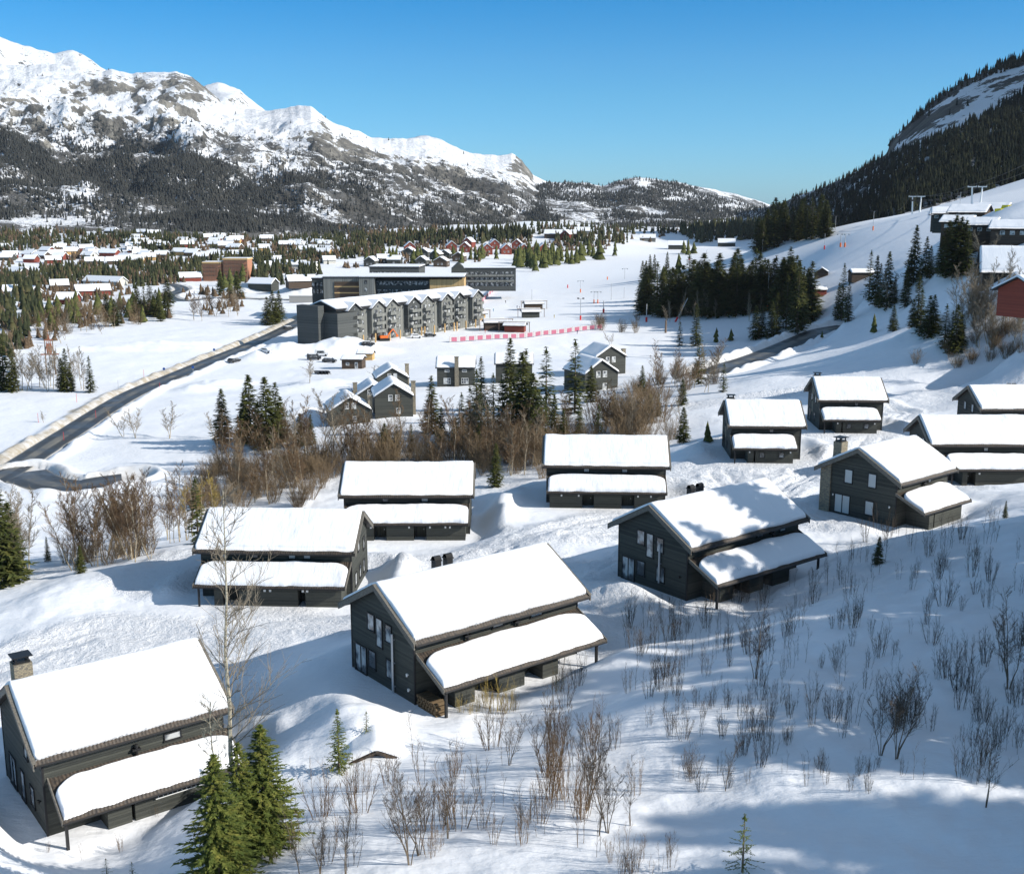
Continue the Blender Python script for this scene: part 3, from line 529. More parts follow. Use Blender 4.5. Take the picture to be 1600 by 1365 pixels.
def shrub_mb(h, seed, stems, spread, tr, side=5, sub=1):
    rnd = random.Random(seed); b = MB()
    for k in range(stems):
        a = rnd.random() * 6.283; hh = h * rnd.uniform(.5, 1.); l = rnd.uniform(.05, spread); p = Vector((math.cos(a) * .12 * h * rnd.random(), math.sin(a) * .12 * h * rnd.random(), -.25)); d = Vector((math.cos(a) * l, math.sin(a) * l, 1)).normalized(); S = 4
        for i in range(S):
            q = p + d * hh / S; rr = tr * (1.6 - 1.1 * i / S); b.tube(p, q, rr, rr - tr * .27, 3, False)
            if i > 0:
                for e in range(side // 2 + (1 if i > 1 else 0)):
                    m0 = p.lerp(q, rnd.random()); e1 = (d + Vector((rnd.uniform(-.6, .6), rnd.uniform(-.6, .6), rnd.uniform(-.1, .3)))).normalized(); l1 = hh * rnd.uniform(.1, .26); b.tube(m0, m0 + e1 * l1, tr * .6, tr * .35, 3, False)
                    if sub: e2 = (e1 + Vector((rnd.uniform(-.6, .6), rnd.uniform(-.6, .6), .2))).normalized(); m1 = m0 + e1 * l1 * .5; b.tube(m1, m1 + e2 * l1 * .5, tr * .45, tr * .3, 3, False)
            d = (d + Vector((rnd.uniform(-.1, .1), rnd.uniform(-.1, .1), .04))).normalized(); p = q
    return b
SHR = {}
for key, mt in (('dark', 'twig_dark'), ('brown', 'twig'), ('yellow', 'twig_yellow')):
    SHR[key] = [shrub_mb(2.2, 300 + i, (6, 3, 9, 2, 13)[i], (.22, .14, .34, .12, .4)[i], .0058 + .0005 * i, 6).mesh('bare_shrub', M[mt]) for i in range(5)]
THK = [shrub_mb(4.5, 400 + i, 34, .38, .012, 9).mesh('thicket_bush', M['twig_tan']) for i in range(3)]
def shrub(p, h, label, group, key='dark', v=None):
    v = _tr.randrange(5) if v is None else v; s = h / 2.2
    o = tag(link('bare_shrub', SHR[key][v], None, (p[0], p[1], p[2]), (0, 0, rot_r(_tr)), (s, s, s)), label, 'shrub', group); return o
# ------------------------------------------------------------------ snow-roofed houses
def snow_pad(u0, u1, prof_pts, th, seed, round_=.45, trim0=0., nu=70, nv=30):
    """a snow blanket on a roof: prof_pts = [(v, z)...] the roof line across, u along; closed below"""
    pv = np.array(prof_pts, float); L = np.r_[0, np.cumsum(np.hypot(*np.diff(pv, axis=0).T))]
    e = lambda n: (1 - np.cos(np.linspace(0, math.pi, n))) / 2
    us = u0 + (u1 - u0) * (.55 * e(nu) + .45 * np.linspace(0, 1, nu)); ss = L[-1] * (.5 * e(nv) + .5 * np.linspace(0, 1, nv))
    U, S = np.meshgrid(us, ss, indexing='ij')
    if trim0:   # rounded corners and a scooped upper edge, as on the lean-to roofs
        k = trim0 * (1.0 + .5 * fbm(U / 2.2, U * 0, seed)) ; ed = np.minimum(U - u0, u1 - U) / (u1 - u0); k = k + .8 * np.exp(-ed * 22)
        S = L[-1] - (L[-1] - S) * (1 - k / L[-1])
    ew = .10 * (1 + fbm(us / 1.1, us * 0, seed + 1))[:, None]; S = ew + (S - S.min()) / (S.max() - S.min()) * (L[-1] - 2 * ew) if not trim0 else S - ew * np.clip(S / L[-1], 0, 1)
    Vv = np.interp(S, L, pv[:, 0]); Zz = np.interp(S, L, pv[:, 1])
    du = np.minimum(U - u0, u1 - U); dS = np.minimum(S - S.min(axis=1, keepdims=True), S.max(axis=1, keepdims=True) - S)
    f = lambda d, r: np.sqrt(np.clip(1 - (1 - np.clip(d / r, 0, 1)) ** 2, 0, 1))
    T = th * f(du, round_) * f(dS, round_ if not trim0 else round_ * 1.5) * (1 + .26 * fbm(U / 2.4, S / 2.4, seed + 3)) + .02 * fbm(U / .5, S / 2, seed + 5) * f(du, .5) * f(dS, .5)
    # soften the ridge
    top = np.stack([U, Vv, Zz + T + .07], 2); bot = np.stack([U, Vv, Zz + .05], 2)
    Vn = np.r_[top.reshape(-1, 3), bot.reshape(-1, 3)]; F = gridF(nu, nv); o_ = nu * nv; F2 = F[:, ::-1] + o_; rim = []
    idx = [i * nv for i in range(nu)]; idx2 = [i * nv + nv - 1 for i in range(nu)]
    for A in (idx, idx2): rim += [(A[i], A[i + 1], A[i + 1] + o_, A[i] + o_) for i in range(nu - 1)]
    for b_ in (0, (nu - 1) * nv): rim += [(b_ + j, b_ + j + 1, b_ + j + 1 + o_, b_ + j + o_) for j in range(nv - 1)]
    me = npmesh('snow_cover', Vn, np.r_[F, F2, np.array(rim)], M['roof_snow'], True)
    return me
def tile_sheet(u0, u1, line, pitch=.22, amp=.035):
    """scalloped roof sheet whose wavy end shows at the eave; line = [(v,z),(v,z)] from top to eave"""
    n_ = int((u1 - u0) / pitch * 4); us = np.linspace(u0, u1, n_); w = amp * np.sin(us / pitch * 2 * math.pi); (v0, z0), (v1, z1) = line
    k = 5; rows = [np.c_[us, np.full(n_, v0 + (v1 - v0) * t), z0 + (z1 - z0) * t + w] for t in np.linspace(0, 1, k)]
    rows.append(np.c_[us, np.full(n_, v1), np.full(n_, z1 - .10)])
    return np.vstack(rows), gridF(len(rows), n_)
def window(parent, c, w, h, axis, frame='frame', pane='glass', mull=0, bars=0):
    """window on a wall; c = centre, axis = outward normal among '-x','+x','-y','+y'"""
    f = MB(); p = MB(); s = -1 if axis[0] == '-' else 1; t = .07
    def B(mb, a0, a1, z0, z1, d0, d1):
        lo, hi = sorted((d0 * s, d1 * s))
        if axis[1] == 'x': mb.box(c[0] + lo, c[0] + hi, c[1] + a0, c[1] + a1, c[2] + z0, c[2] + z1)
        else: mb.box(c[0] + a0, c[0] + a1, c[1] + lo, c[1] + hi, c[2] + z0, c[2] + z1)
    B(f, -w / 2, w / 2, h / 2 - t, h / 2, 0, .07); B(f, -w / 2 - .04, w / 2 + .04, -h / 2 - .02, -h / 2 + t, 0, .10); B(f, -w / 2, -w / 2 + t, -h / 2 + t, h / 2 - t, 0, .07); B(f, w / 2 - t, w / 2, -h / 2 + t, h / 2 - t, 0, .07)
    for k in range(mull): x = -w / 2 + w * (k + 1) / (mull + 1); B(f, x - .04, x + .04, -h / 2 + t, h / 2 - t, 0, .065)
    for k in range(bars): z = -h / 2 + h * (k + 1) / (bars + 1); B(f, -w / 2 + t, w / 2 - t, z - .025, z + .025, 0, .06)
    B(p, -w / 2 + t, w / 2 - t, -h / 2 + t, h / 2 - t, .01, .03)
    o = obj('window', f, M[frame], parent); obj('pane', p, M[pane], o); return o
DIM = {'L': dict(L=15.13, wl=14.06, Wd=4.81, ww=4.01, He=4.64, Hr=7.28, P=7.15, Pz=2.15, p0=-6.92, p1=7.03),
       'A': dict(L=12.0, wl=10.9, Wd=4.95, ww=4.5, He=4.9, Hr=7.85, P=6.9, Pz=2.0, p0=-5.2, p1=5.75),
       'S': dict(L=10.73, wl=9.48, Wd=5.12, ww=4.35, He=4.69, Hr=7.44, P=7.66, Pz=2.2, p0=-4.95, p1=3.78),
       'M': dict(L=13.6, wl=12.4, Wd=4.95, ww=4.2, He=4.69, Hr=7.40, P=7.4, Pz=2.2, p0=-4.9, p1=5.4)}
def cabin(key, label, **k):
    t, X, Y, Z, yaw = HOUSES[key]; d = DIM[t]; seed = sum(map(ord, key)) * 7
    r = thing('cabin', label, 'cabin', (X, Y, Z), R(yaw), 'dark cabins in the near snowy cabin field')
    hl, hw, L2, ww, Wd = d['wl'] / 2, d['ww'], d['L'] / 2, d['ww'], d['Wd']; s = (d['Hr'] - d['He']) / Wd; th = .2
    zt = lambda v: d['Hr'] - s * abs(v)
    wz = zt(ww) - th - .004
    w = MB(); w.prism([(-ww, -1.5), (ww, -1.5), (ww, wz), (0, d['Hr'] - th - .004), (-ww, wz)], 'x', -hl, hl); obj('wall', w, M['wall'], r)
    for x in (-hl, hl):
        for v in (-ww, ww): cb = MB(); cb.box(x - (.03 if x < 0 else -.001) - (0 if x < 0 else .09), x + (.09 if x < 0 else 0) + (.03 if x > 0 else 0), v - .03 if v < 0 else v - .09, v + .09 if v < 0 else v + .03, -1.4, wz - .01); obj('corner_board', cb, M['frame'], r)
    # main roof
    rf = MB(); rf.prism([(-Wd, d['He'] - th), (0, d['Hr'] - th), (Wd, d['He'] - th), (Wd, d['He'] - .03), (0, d['Hr'] - .03), (-Wd, d['He'] - .03)], 'x', -L2 + .06, L2 - .06)
    roof = obj('roof', rf, M['dark'] if 0 else M['tile'], r)
    V1, F1 = tile_sheet(-L2 + .1, L2 - .1, [(-.05, d['Hr'] - .01), (-Wd - .06, d['He'] + .02)]); V2, F2 = tile_sheet(-L2 + .1, L2 - .1, [(.05, d['Hr'] - .01), (Wd + .06, d['He'] + .02)])
    link('roof_tile', npmesh('roof_tile', np.r_[V1, V2], np.r_[F1, F2 + len(V1)], M['tile']), roof)
    for x in (-L2 - .02, L2 - .06):
        for q in (-1, 1):
            bb_ = MB()
            P_ = [(0, d['Hr'] - th - .12), (q * (Wd + .05), d['He'] - th - .14), (q * (Wd + .05), d['He'] + .09), (0, d['Hr'] + .12)]
            if q < 0: P_ = P_[::-1]
            bb_.prism(P_, 'x', x, x + .08)
            P_ = [(0, d['Hr'] + .125), (q * (Wd + .08), d['He'] + .095), (q * (Wd + .08), d['He'] + .13), (0, d['Hr'] + .16)]
            if q < 0: P_ = P_[::-1]
            bb_.prism(P_, 'x', x - .04 if x < 0 else x - .12, x + .20 if x < 0 else x + .12)
            obj('barge_board', bb_, M['trim'], roof)
    for q in (-1, 1):
        gt = MB(); gt.tube((-L2 + .1, q * (Wd + .10), d['He'] - .10), (L2 - .1, q * (Wd + .10), d['He'] - .10), .065, .065, 6)
        obj('gutter', gt, M['black'], roof)
    e = 1 - .10 / Wd
    tilt = k.get('snow', .52)
    link('snow_cover', snow_pad(-L2 + .16, L2 - .16, [(-Wd * e, d['Hr'] - s * Wd * e), (-.9, d['Hr'] - s * .9), (-.3, d['Hr'] - s * .38), (0, d['Hr'] - .1), (.3, d['Hr'] - s * .38), (.9, d['Hr'] - s * .9), (Wd * e, d['Hr'] - s * Wd * e)], tilt * .8, seed, .17, nu=110, nv=64), roof)
    # lean-to
    P, Pz, p0, p1 = d['P'], d['Pz'], d['p0'], d['p1']; zt0 = k.get('ltop', 3.62); sl = (zt0 - Pz) / (P - ww)
    b0, b1 = k.get('body', (p0 + .5, p1 - .5)); bf = P - k.get('eave', .65)
    ops = k.get('ops', [(-3.3, -1.9), (1.1, 2.5)])
    aw = MB(); x = b0
    zl = lambda v: zt0 - sl * (v - ww) - .16
    def pr(x0, x1, back=ww): aw.prism([(-bf, -1.4), (-back, -1.4), (-back, zl(back)), (-bf, zl(bf))], 'x', x0, x1)
    for (o0, o1) in sorted(ops): pr(x, o0); pr(o0, o1, ww) if 0 else aw.prism([(-(bf - 1.5), -1.4), (-ww, -1.4), (-ww, zl(ww)), (-(bf - 1.5), zl(bf - 1.5))], 'x', o0 + .002, o1 - .002); x = o1
    pr(x, b1); leanto = obj('lean_to_wall', aw, M['wall'], r)
    for (o0, o1) in ops:
        dm_ = MB(); dm_.box(o0 + .25, o1 - .2, -(bf - 1.5) - .05, -(bf - 1.5) - .003, .05, 2.0); dd_ = obj('door', dm_, M['door'], r); kn = MB(); kn.box(o1 - .4, o1 - .34, -(bf - 1.5) - .12, -(bf - 1.5) - .055, .95, 1.07); obj('handle', kn, M['zinc'], dd_)
    ar = MB(); ar.prism([(-P, Pz - .14), (-ww, zt0 - .14), (-ww, zt0 - .03), (-P, Pz - .03)], 'x', p0 + .05, p1 - .05); aroof = obj('lean_to_roof', ar, M['tile'], r)
    V1, F1 = tile_sheet(p0 + .08, p1 - .08, [(-ww - .02, zt0 + .01), (-P - .06, Pz + .02)]); link('roof_tile', npmesh('roof_tile', V1, F1, M['tile']), aroof)
    for x in (p0 - .02, p1 - .06): ab = MB(); ab.prism([(-P - .06, Pz + .1), (-P - .06, Pz - .22), (-ww, zt0 - .2), (-ww, zt0 + .1)], 'x', x, x + .08); obj('barge_board', ab, M['trim'], aroof)
    ab = MB()
    ab.tube((p0 + .05, -P - .1, Pz - .1), (p1 - .05, -P - .1, Pz - .1), .06, .06, 6); ab.box(p0 + .1, p1 - .1, -P + .25, -P + .40, Pz - .3, Pz - .145 - .0)
    obj('gutter', ab, M['black'], aroof)
    vt = -ww - .02; ve = -P + .02
    link('snow_cover', snow_pad(p0 + .12, p1 - .12, [(vt, zt0 - sl * .02), (ve, Pz + sl * .02)], k.get('asnow', .5) * .78, seed + 9, .22, k.get('trim0', .4), nu=90, nv=34), aroof)
    for px_ in k.get('posts', []):
        pm = MB(); pm.box(px_ - .08, px_ + .08, -P + .26, -P + .42, -1.2, Pz - .3); obj('post', pm, M['frame'], r)
    # strip windows under the main eave and fittings
    for (x, wd_, pn) in k.get('strip', []): window(r, (x, -ww, zt0 + .5), wd_, .5, '-y', 'frame', pn)
    for x in k.get('hatch', []): fl = MB(); fl.box(x - .25, x + .25, -ww - .3, -ww - .001, zt0 + .3, zt0 + .42); fl.tube((x, -ww - .2, zt0 + .05), (x, -ww - .2, zt0 + .7), .09, .09, 8); obj('vent_pipe', fl, M['black'], r)
    for x in k.get('lamps', []):
        lm = MB(); lm.box(x - .09, x + .09, -bf - .12, -bf - .001, 1.55, 1.75); obj('wall_lamp', lm, M['white'], r)
    for (x, wd_) in k.get('fwin', []): window(r, (x, -bf, 1.25), wd_, .75, '-y', 'frame', 'glass')
    for (v, z, w_, h_, mu) in k.get('gable', []): window(r, (-hl, v, z), w_, h_, '-x', 'frame', k.get('pane', 'glass') if h_ > 1.9 or k.get('pane') else ('glass'), mu)
    for (v, z, w_, h_, mu) in k.get('gable2', []): window(r, (hl, v, z), w_, h_, '+x', 'frame', 'glass', mu)
    if k.get('flue'):
        v, z0, z1 = k['flue']; f_ = MB(); f_.tube((-hl - .13, v, z0), (-hl - .13, v, z1), .085, .085, 10)
        for z in (z0 + .4, (z0 + z1) / 2, z1 - .4): f_.box(-hl - .16, -hl + .0, v - .11, v + .11, z - .03, z + .03)
        obj('flue_pipe', f_, M['zinc'], r)
    for (v, z) in k.get('glamp', []):
        lm = MB(); lm.tube((-hl - .14, v, z), (-hl - .14, v, z + .2), .06, .08, 8); lm.box(-hl - .12, -hl, v - .03, v + .03, z + .06, z + .12); obj('wall_lamp', lm, M[k.get('glampm', 'white')], r)
    if k.get('cowl'):
        for (u, v) in k['cowl']:
            zc = zt(v); c_ = MB(); c_.box(u - .24, u + .24, v - .28, v + .28, zc - .4, zc + 1.0); c_.box(u - .30, u + .30, v - .34, v + .34, zc + 1.0, zc + 1.07)
            c_.tube((u - .28, v, zc + 1.12), (u + .28, v, zc + 1.12), .24, .24, 10); obj('vent_cowl', c_, M['black'], roof)
    if k.get('chim'):
        u, v, zc = k['chim']; c_ = MB(); c_.box(u - .55, u + .55, v - .5, v + .5, 2, zc); ch = obj('chimney', c_, M['stone'], roof)
        c_ = MB(); c_.box(u - .45, u + .45, v - .4, v + .4, zc, zc + .12); c_.box(u - .4, u - .3, v - .35, v - .25, zc + .12, zc + .42); c_.box(u + .3, u + .4, v - .35, v - .25, zc + .12, zc + .42); c_.box(u - .4, u - .3, v + .25, v + .35, zc + .12, zc + .42); c_.box(u + .3, u + .4, v + .25, v + .35, zc + .12, zc + .42)
        c_.box(u - .6, u + .6, v - .55, v + .55, zc + .42, zc + .48); obj('chimney_cap', c_, M['black'], ch)
    if k.get('stonepier'):
        v0, v1 = k['stonepier']; c_ = MB(); c_.prism([(v0, -1.4), (v1, -1.4), (v1, zt(v1) - th - .02), (v0, zt(v0) - th - .02)], 'x', -hl - .18, -hl - .002); c_.box(-hl - .18, -hl + 1.5, ww + .001, ww + .3, -1.4, zt(ww + .3) - th - .02); obj('stone_pier', c_, M['stone'], r)
    return r
gL = [(.97 * 4 * (1 - 2 * .33), 4.25, .95, 1.3, 0), (.24, 3.8, .85, 2.1, 0), (-.92, 4.1, .85, 1.3, 0), (2.75, 1.15, 1.55, 2.05, 1), (1.25, 1.55, 1.0, 1.35, 0), (-1.05, 1.6, 1.0, 1.35, 0)]
cabin('H1', 'dark cabin in the centre foreground with black twin vents and a white flue pipe', gable=gL, flue=(-1.55, .2, 4.3), glamp=[(-3.3, 1.9), (-3.45, .9)], cowl=[(-1.6, 1.3), (-.6, 1.3)], body=(-5.2, 3.6), ops=[(-3.6, -1.6), (.6, 2.2)], posts=[p for p in (-6.5, 6.4)], strip=[(-.2, 1.0, 'glass'), (3.2, 1.1, 'curtain')], hatch=[1.35, -2.9], snow=.42, asnow=.42, eave=1.2)
cabin('HC', 'dark cabin right of the centre, tree shadows on its snow roof', gable=gL, flue=(-1.0, .9, 4.2), glamp=[(-3.3, 1.9)], glampm='black', cowl=[(-1.0, 1.4), (.1, 1.4)], body=(-5.2, 3.6), ops=[(-3.6, -1.6), (.2, 1.4)], posts=[-6.5, 6.4], strip=[(1.9, .9, 'glass'), (4.9, .8, 'curtain')], hatch=[3.4], snow=.42, asnow=.45, pane='glass', eave=1.2)
cabin('HA', 'dark cabin at the bottom left with a stone chimney and a ladder on the wall', gable=[(-1.2, 4.3, .8, 1.4, 0), (2.5, 1.3, 1.5, 2.1, 1), (.2, 1.3, .9, 2.0, 0), (-1.9, 1.5, .9, 1.35, 0)], glamp=[(-3.7, 1.9)], glampm='black', chim=(-4.3, 3.2, 8.0), body=(-2.4, 5.2), ops=[(-1.0, -.8)], posts=[-4.9], strip=[(2.2, 1.1, 'glass')], hatch=[-.1], snow=.5, asnow=.5, eave=1.0)
cabin('HB', 'dark cabin behind the bare foreground tree, its right gable sunlit', gable2=[(-2.2, 1.4, 1.0, 1.3, 0), (0, 1.5, .9, 1.3, 0), (2.2, 3.6, .9, 1.3, 0), (-.5, 4.2, .9, 1.2, 0), (2.0, 1.4, .9, 1.3, 0)], body=(-5.2, 6.5), ops=[(-4.4, -2.9), (2.5, 3.2)], posts=[-6.5], strip=[(-4.9, .7, 'glass'), (1.5, .7, 'curtain'), (2.9, .7, 'curtain'), (-2.0, .7, 'glass')], lamps=[-.5, 0, 3.0, 3.4], snow=.5, asnow=.5)
cabin('HK', 'dark cabin with two open entries directly behind the tree-front cabin', body=(-6.3, 6.6), ops=[(-3.5, -2.1), (.9, 2.3)], strip=[(-2.4, .7, 'glass'), (2.0, .8, 'curtain')], lamps=[-3.8, .4, 2.7, 4.4, 4.9], cowl=[(-.9, 2.2), (.2, 2.2)], snow=.5, asnow=.5)
cabin('HD', 'dark cabin with two open entries furthest back in the middle of the field', body=(-6.6, 6.6), ops=[(-2.8, -1.4), (1.8, 3.3)], strip=[(-2.3, .7, 'curtain'), (2.2, .7, 'curtain')], lamps=[-5.2, -3.2, 3.7, 5.2], cowl=[(-.6, 2.2), (.3, 2.2)], snow=.5, asnow=.5)
gS = [(2.6, 1.4, 1.1, 1.8, 1), (-.6, 1.5, .8, 1.2, 0), (1.6, 4.3, .8, 1.2, 0), (-1.0, 4.3, .8, 1.2, 0)]
kw = dict(gable=gS, body=(-2.8, 3.3), ops=[(-2.0, -1.8)], posts=[-4.6], strip=[(.7, .6, 'glass')], lamps=[-2.6, 2.9], fwin=[(-.9, .7), (1.7, .7)], snow=.5, asnow=.45, trim0=.35, eave=.7)
cabin('HE', 'small dark cabin at the edge of the field beside the woods', chim=(-4.2, 1.2, 7.7), **kw)
cabin('HF', 'small dark cabin topmost in the field, below the snow bank', chim=(-4.2, 1.2, 7.7), **kw)
cabin('HG', 'dark cabin with a stone corner pier and stone chimney, half behind the shaded slope', gable=[(1.3, 4.35, 1.0, 1.5, 0), (-1.5, 4.4, 1.0, 1.5, 0), (1.9, 1.3, 1.9, 2.0, 1), (-1.35, 1.5, 1.05, 1.5, 0)], pane='curtain', glamp=[(3.0, 2.0), (-3.7, 2.0)], chim=(-4.0, 3.0, 7.7), stonepier=(3.4, 4.35), body=(-2.8, 3.3), ops=[(-2.0, -1.8)], posts=[], strip=[(1.2, .6, 'curtain')], hatch=[.0], snow=.45, asnow=.45, trim0=.35, eave=.7)
cabin('HH', 'dark cabin at the right edge, upper gable windows pale', gable=gS, pane='curtain', body=(-3.2, 5.0), ops=[(-2.6, -1.6)], posts=[-4.6], strip=[(.4, .6, 'curtain')], lamps=[-1.2], snow=.5, asnow=.45, trim0=.35)
cabin('HI', 'dark cabin cut by the right edge, behind the other cabins', gable=gS, pane='curtain', body=(-3.2, 5.0), ops=[(-2.6, -1.6)], posts=[-4.6], snow=.5, asnow=.45, cowl=[(.5, 2.2), (1.3, 2.2)])
# ladder hung on the wall of the bottom-left cabin, firewood below the centre cabin's lean-to
def local(key, u, v, z): t, X, Y, Z, a = HOUSES[key]; c, s = math.cos(R(a)), math.sin(R(a)); return (X + u * c - v * s, Y + u * s + v * c, Z + z)
mb = MB()
for z in (0, .42): mb.box(0, 4.4, -.03, .03, z, z + .06)
for i in range(15): mb.box(.15 + i * .29, .19 + i * .29, -.02, .02, .06, .42)
tag(obj('ladder', mb, M['white'], None, loc=local('HA', .4, -6.05, 1.15), rot=(0, 0, R(37.42))), 'white ladder hung along the wall of the bottom left cabin', 'ladder')
mb = MB(); rnd = random.Random(3)
for i in range(7):
    for j in range(4): mb.tube((i * .32 + (j % 2) * .12, 0, .12 + j * .24), (i * .32 + (j % 2) * .12, .9, .12 + j * .24), .13, .13, 7)
tag(obj('firewood_pile', mb, M['logs'], None, loc=local('H1', -6.1, -6.3, 0), rot=(0, 0, R(128))), 'pile of split logs under the lean-to of the centre cabin', 'firewood')

# ------------------------------------------------------------------ generic smaller buildings
def house(name, label, cat, p, yaw, w, l, he, hr, wallm='wall', group=None, snow=.45, win=(), ov=.4, chimney=None, wf='wframe', base=1.5, windows=True, low=False, stoneCh=None):
    """gabled house; ridge along local x (length l), width w across"""
    r = thing(name, label, cat, p, yaw, group)
    s = (hr - he) / (w / 2); hw = w / 2; m_ = MB(); m_.prism([(-hw, -base), (hw, -base), (hw, he), (0, hr), (-hw, he)], 'x', -l / 2, l / 2); obj('wall', m_, M[wallm], r)
    Wd = hw + ov; ze = he - s * ov; t = .16; m_ = MB()
    m_.prism([(-Wd, ze + .01), (0, hr + .01), (Wd, ze + .01), (Wd, ze + t), (0, hr + t), (-Wd, ze + t)], 'x', -l / 2 - ov, l / 2 + ov); rf = obj('roof', m_, M['frame'], r)
    if low:
        m_ = MB(); q = snow; m_.prism([(-Wd + .05, ze + t + .003), (0, hr + t + .003), (Wd - .05, ze + t + .003), (Wd - .15, ze + t + q * .8), (.3, hr + t + q - .1), (-.3, hr + t + q - .1), (-Wd + .15, ze + t + q * .8)], 'x', -l / 2 - ov + .05, l / 2 + ov - .05); obj('snow_cover', m_, M['roof_snow'], rf)
    else: link('snow_cover', snow_pad(-l / 2 - ov + .08, l / 2 + ov - .08, [(-Wd + .06, ze + t), (-.3, hr + t - s * .35), (0, hr + t - .06), (.3, hr + t - s * .35), (Wd - .06, ze + t)], snow, int(p[0] * 7 + p[1]) % 999, .35, nu=34, nv=26), rf)
    for (ax, a, z, ww_, hh_, mu, ba) in win:
        c = {'-x': (-l / 2, a, z), '+x': (l / 2, a, z), '-y': (a, -hw, z), '+y': (a, hw, z)}[ax]; window(r, c, ww_, hh_, ax, wf, 'glass', mu, ba)
    if chimney:
        u, v, z = chimney; m_ = MB(); m_.box(u - .5, u + .5, v - .45, v + .45, -base if stoneCh else he - .5, z); m_.box(u - .6, u + .6, v - .55, v + .55, z, z + .12); obj('chimney', m_, M['stone'], r if stoneCh else rf)
    return r
Gc = 'log cabins in the hollow between the woods'
def gwin(): return [('-y', -2.0, 1.5, 1.2, 1.2, 1, 1), ('-y', 2.0, 1.5, 1.2, 1.2, 1, 1)]
def cab_px(px, base, label, yaw, w, l, he, hr, win, **k):
    p = G(px, base); return house('cabin', label, 'cabin', p, R(yaw), w, l, he, hr, 'wall', Gc, win=win, **k)
gw = [('-x', .75, 4.1, .9, 1.3, 0, 1), ('-x', -.75, 4.1, .9, 1.3, 0, 1), ('-x', -.9, 1.2, .9, 1.2, 0, 1)]
# gable toward the camera: ridge along view
def gab(px, base, label, w, l, he, hr, yawx=0, **k):
    p = G(px, base); p = p + Vector((0, l * .45, 0)); return house('cabin', label, 'cabin', p, R(90 + yawx), w, l, he, hr, 'wall', Gc, win=k.pop('win', gw), **k)
gab(608, 612, 'cabin hindmost in the group of four, white framed attic windows', 8, 9, 3.6, 6.0, 12, chimney=(0, -4.3, 6.4), stoneCh=True)
gab(577, 640, 'cabin at the back of the group of four beside a small chimney', 7.5, 9, 3.4, 5.8, 12, chimney=(-3, 3.9, 6.2), stoneCh=True)
gab(610, 650, 'tall cabin front right in the group of four, big arched attic windows', 8.2, 10, 4.4, 7.0, 10, chimney=(-3, -4.4, 7.2), stoneCh=True)
gab(540, 663, 'low cabin front left in the group of four near dark spruces', 8.4, 9, 3.2, 5.8, 15, chimney=(-2, -4.5, 5.6), stoneCh=True)
w4 = [('-y', -2.2, 1.4, 1.8, 1.5, 2, 1), ('-y', 2.4, 1.4, 1.8, 1.5, 2, 1), ('-y', -2.2, 4.0, 1.2, .6, 0, 0), ('-y', 2.3, 4.0, 1.2, .6, 0, 0)]
cab_px(713, 600, 'broad cabin with a tall stone chimney on its front, beside the spruces', 0, 7, 9.6, 4.9, 7.0, w4, chimney=(.3, -3.7, 7.6), stoneCh=True)
cab_px(803, 594, 'broad cabin mostly hidden behind the spruce tops', 0, 7, 9.6, 4.9, 7.0, w4[:2], chimney=(3, 0, 7.6))
gw2 = [('-x', .9, 4.0, 1.1, 1.5, 0, 0), ('-x', -.9, 4.0, 1.1, 1.5, 0, 0)]
gab(943, 585, 'upper of the two gabled cabins right of the spruces', 9, 9, 4.7, 7.4, 24, win=gw2 + [('-x', 0, 1.2, 1.0, 1.2, 0, 0)], chimney=(-3, -4.7, 6.4), stoneCh=True)
gab(925, 610, 'lower of the two gabled cabins right of the spruces', 9, 11, 4.2, 7.2, 24, win=gw2 + [('-x', -.9, 1.0, 1.1, 1.5, 0, 0)])
# kiosk by the car park
p = G(553, 575); house('hut', 'small brown hut beside the parked cars', 'hut', p, R(-6), 5, 6.2, 2.9, 3.6, 'wall_brown', None, win=[('-y', -1.3, 1.6, 1.0, .9, 0, 0), ('-y', 1.4, 1.2, .9, 1.9, 0, 0)])
p = G(572, 562); house('hut', 'low timber hut behind the brown one by the snow heap', 'hut', p, R(-6), 3.5, 5, 2.2, 3.0, 'wall_ochre', None)

# ------------------------------------------------------------------ big buildings of the village centre
def block(r, x0, x1, y0, y1, z0, z1, m, name='wall'): m_ = MB(); m_.box(x0, x1, y0, y1, z0, z1); return obj(name, m_, M[m], r)
# the long gabled apartment building beside the road
A0 = atz(525, 541, -49); A1 = atz(750, 508, -49); ang = math.atan2(A1.y - A0.y, A1.x - A0.x); Lh = (A1 - A0).length
r = thing('apartment_building', 'long grey apartment building with a row of gabled bays and balconies', 'apartment building', A0, ang)
block(r, 0, Lh, .0, 13, -1, 12.5, 'wall_grey')
m_ = MB(); m_.prism([(-1.0, 12.5), (14, 12.5), (14, 13.2), (6.5, 15.8), (-1.0, 13.2)], 'x', -.5, Lh + .4); rf = obj('roof', m_, M['frame'], r)
link('snow_cover', snow_pad(-.3, Lh + .2, [(-1.0, 13.25), (6.2, 15.75), (6.8, 15.75), (13.9, 13.25)], .5, 3, .4, nu=80, nv=24), rf)
block(r, -2.5, 8.0, -3.4, 5.0, -1, 12.0, 'wall_dgrey', 'stair_tower'); block(r, -5.5, -2.502, 3, 13.4, -1, 14.6, 'wall_dgrey', 'end_wall')
nb = 8; w_ = 7.2
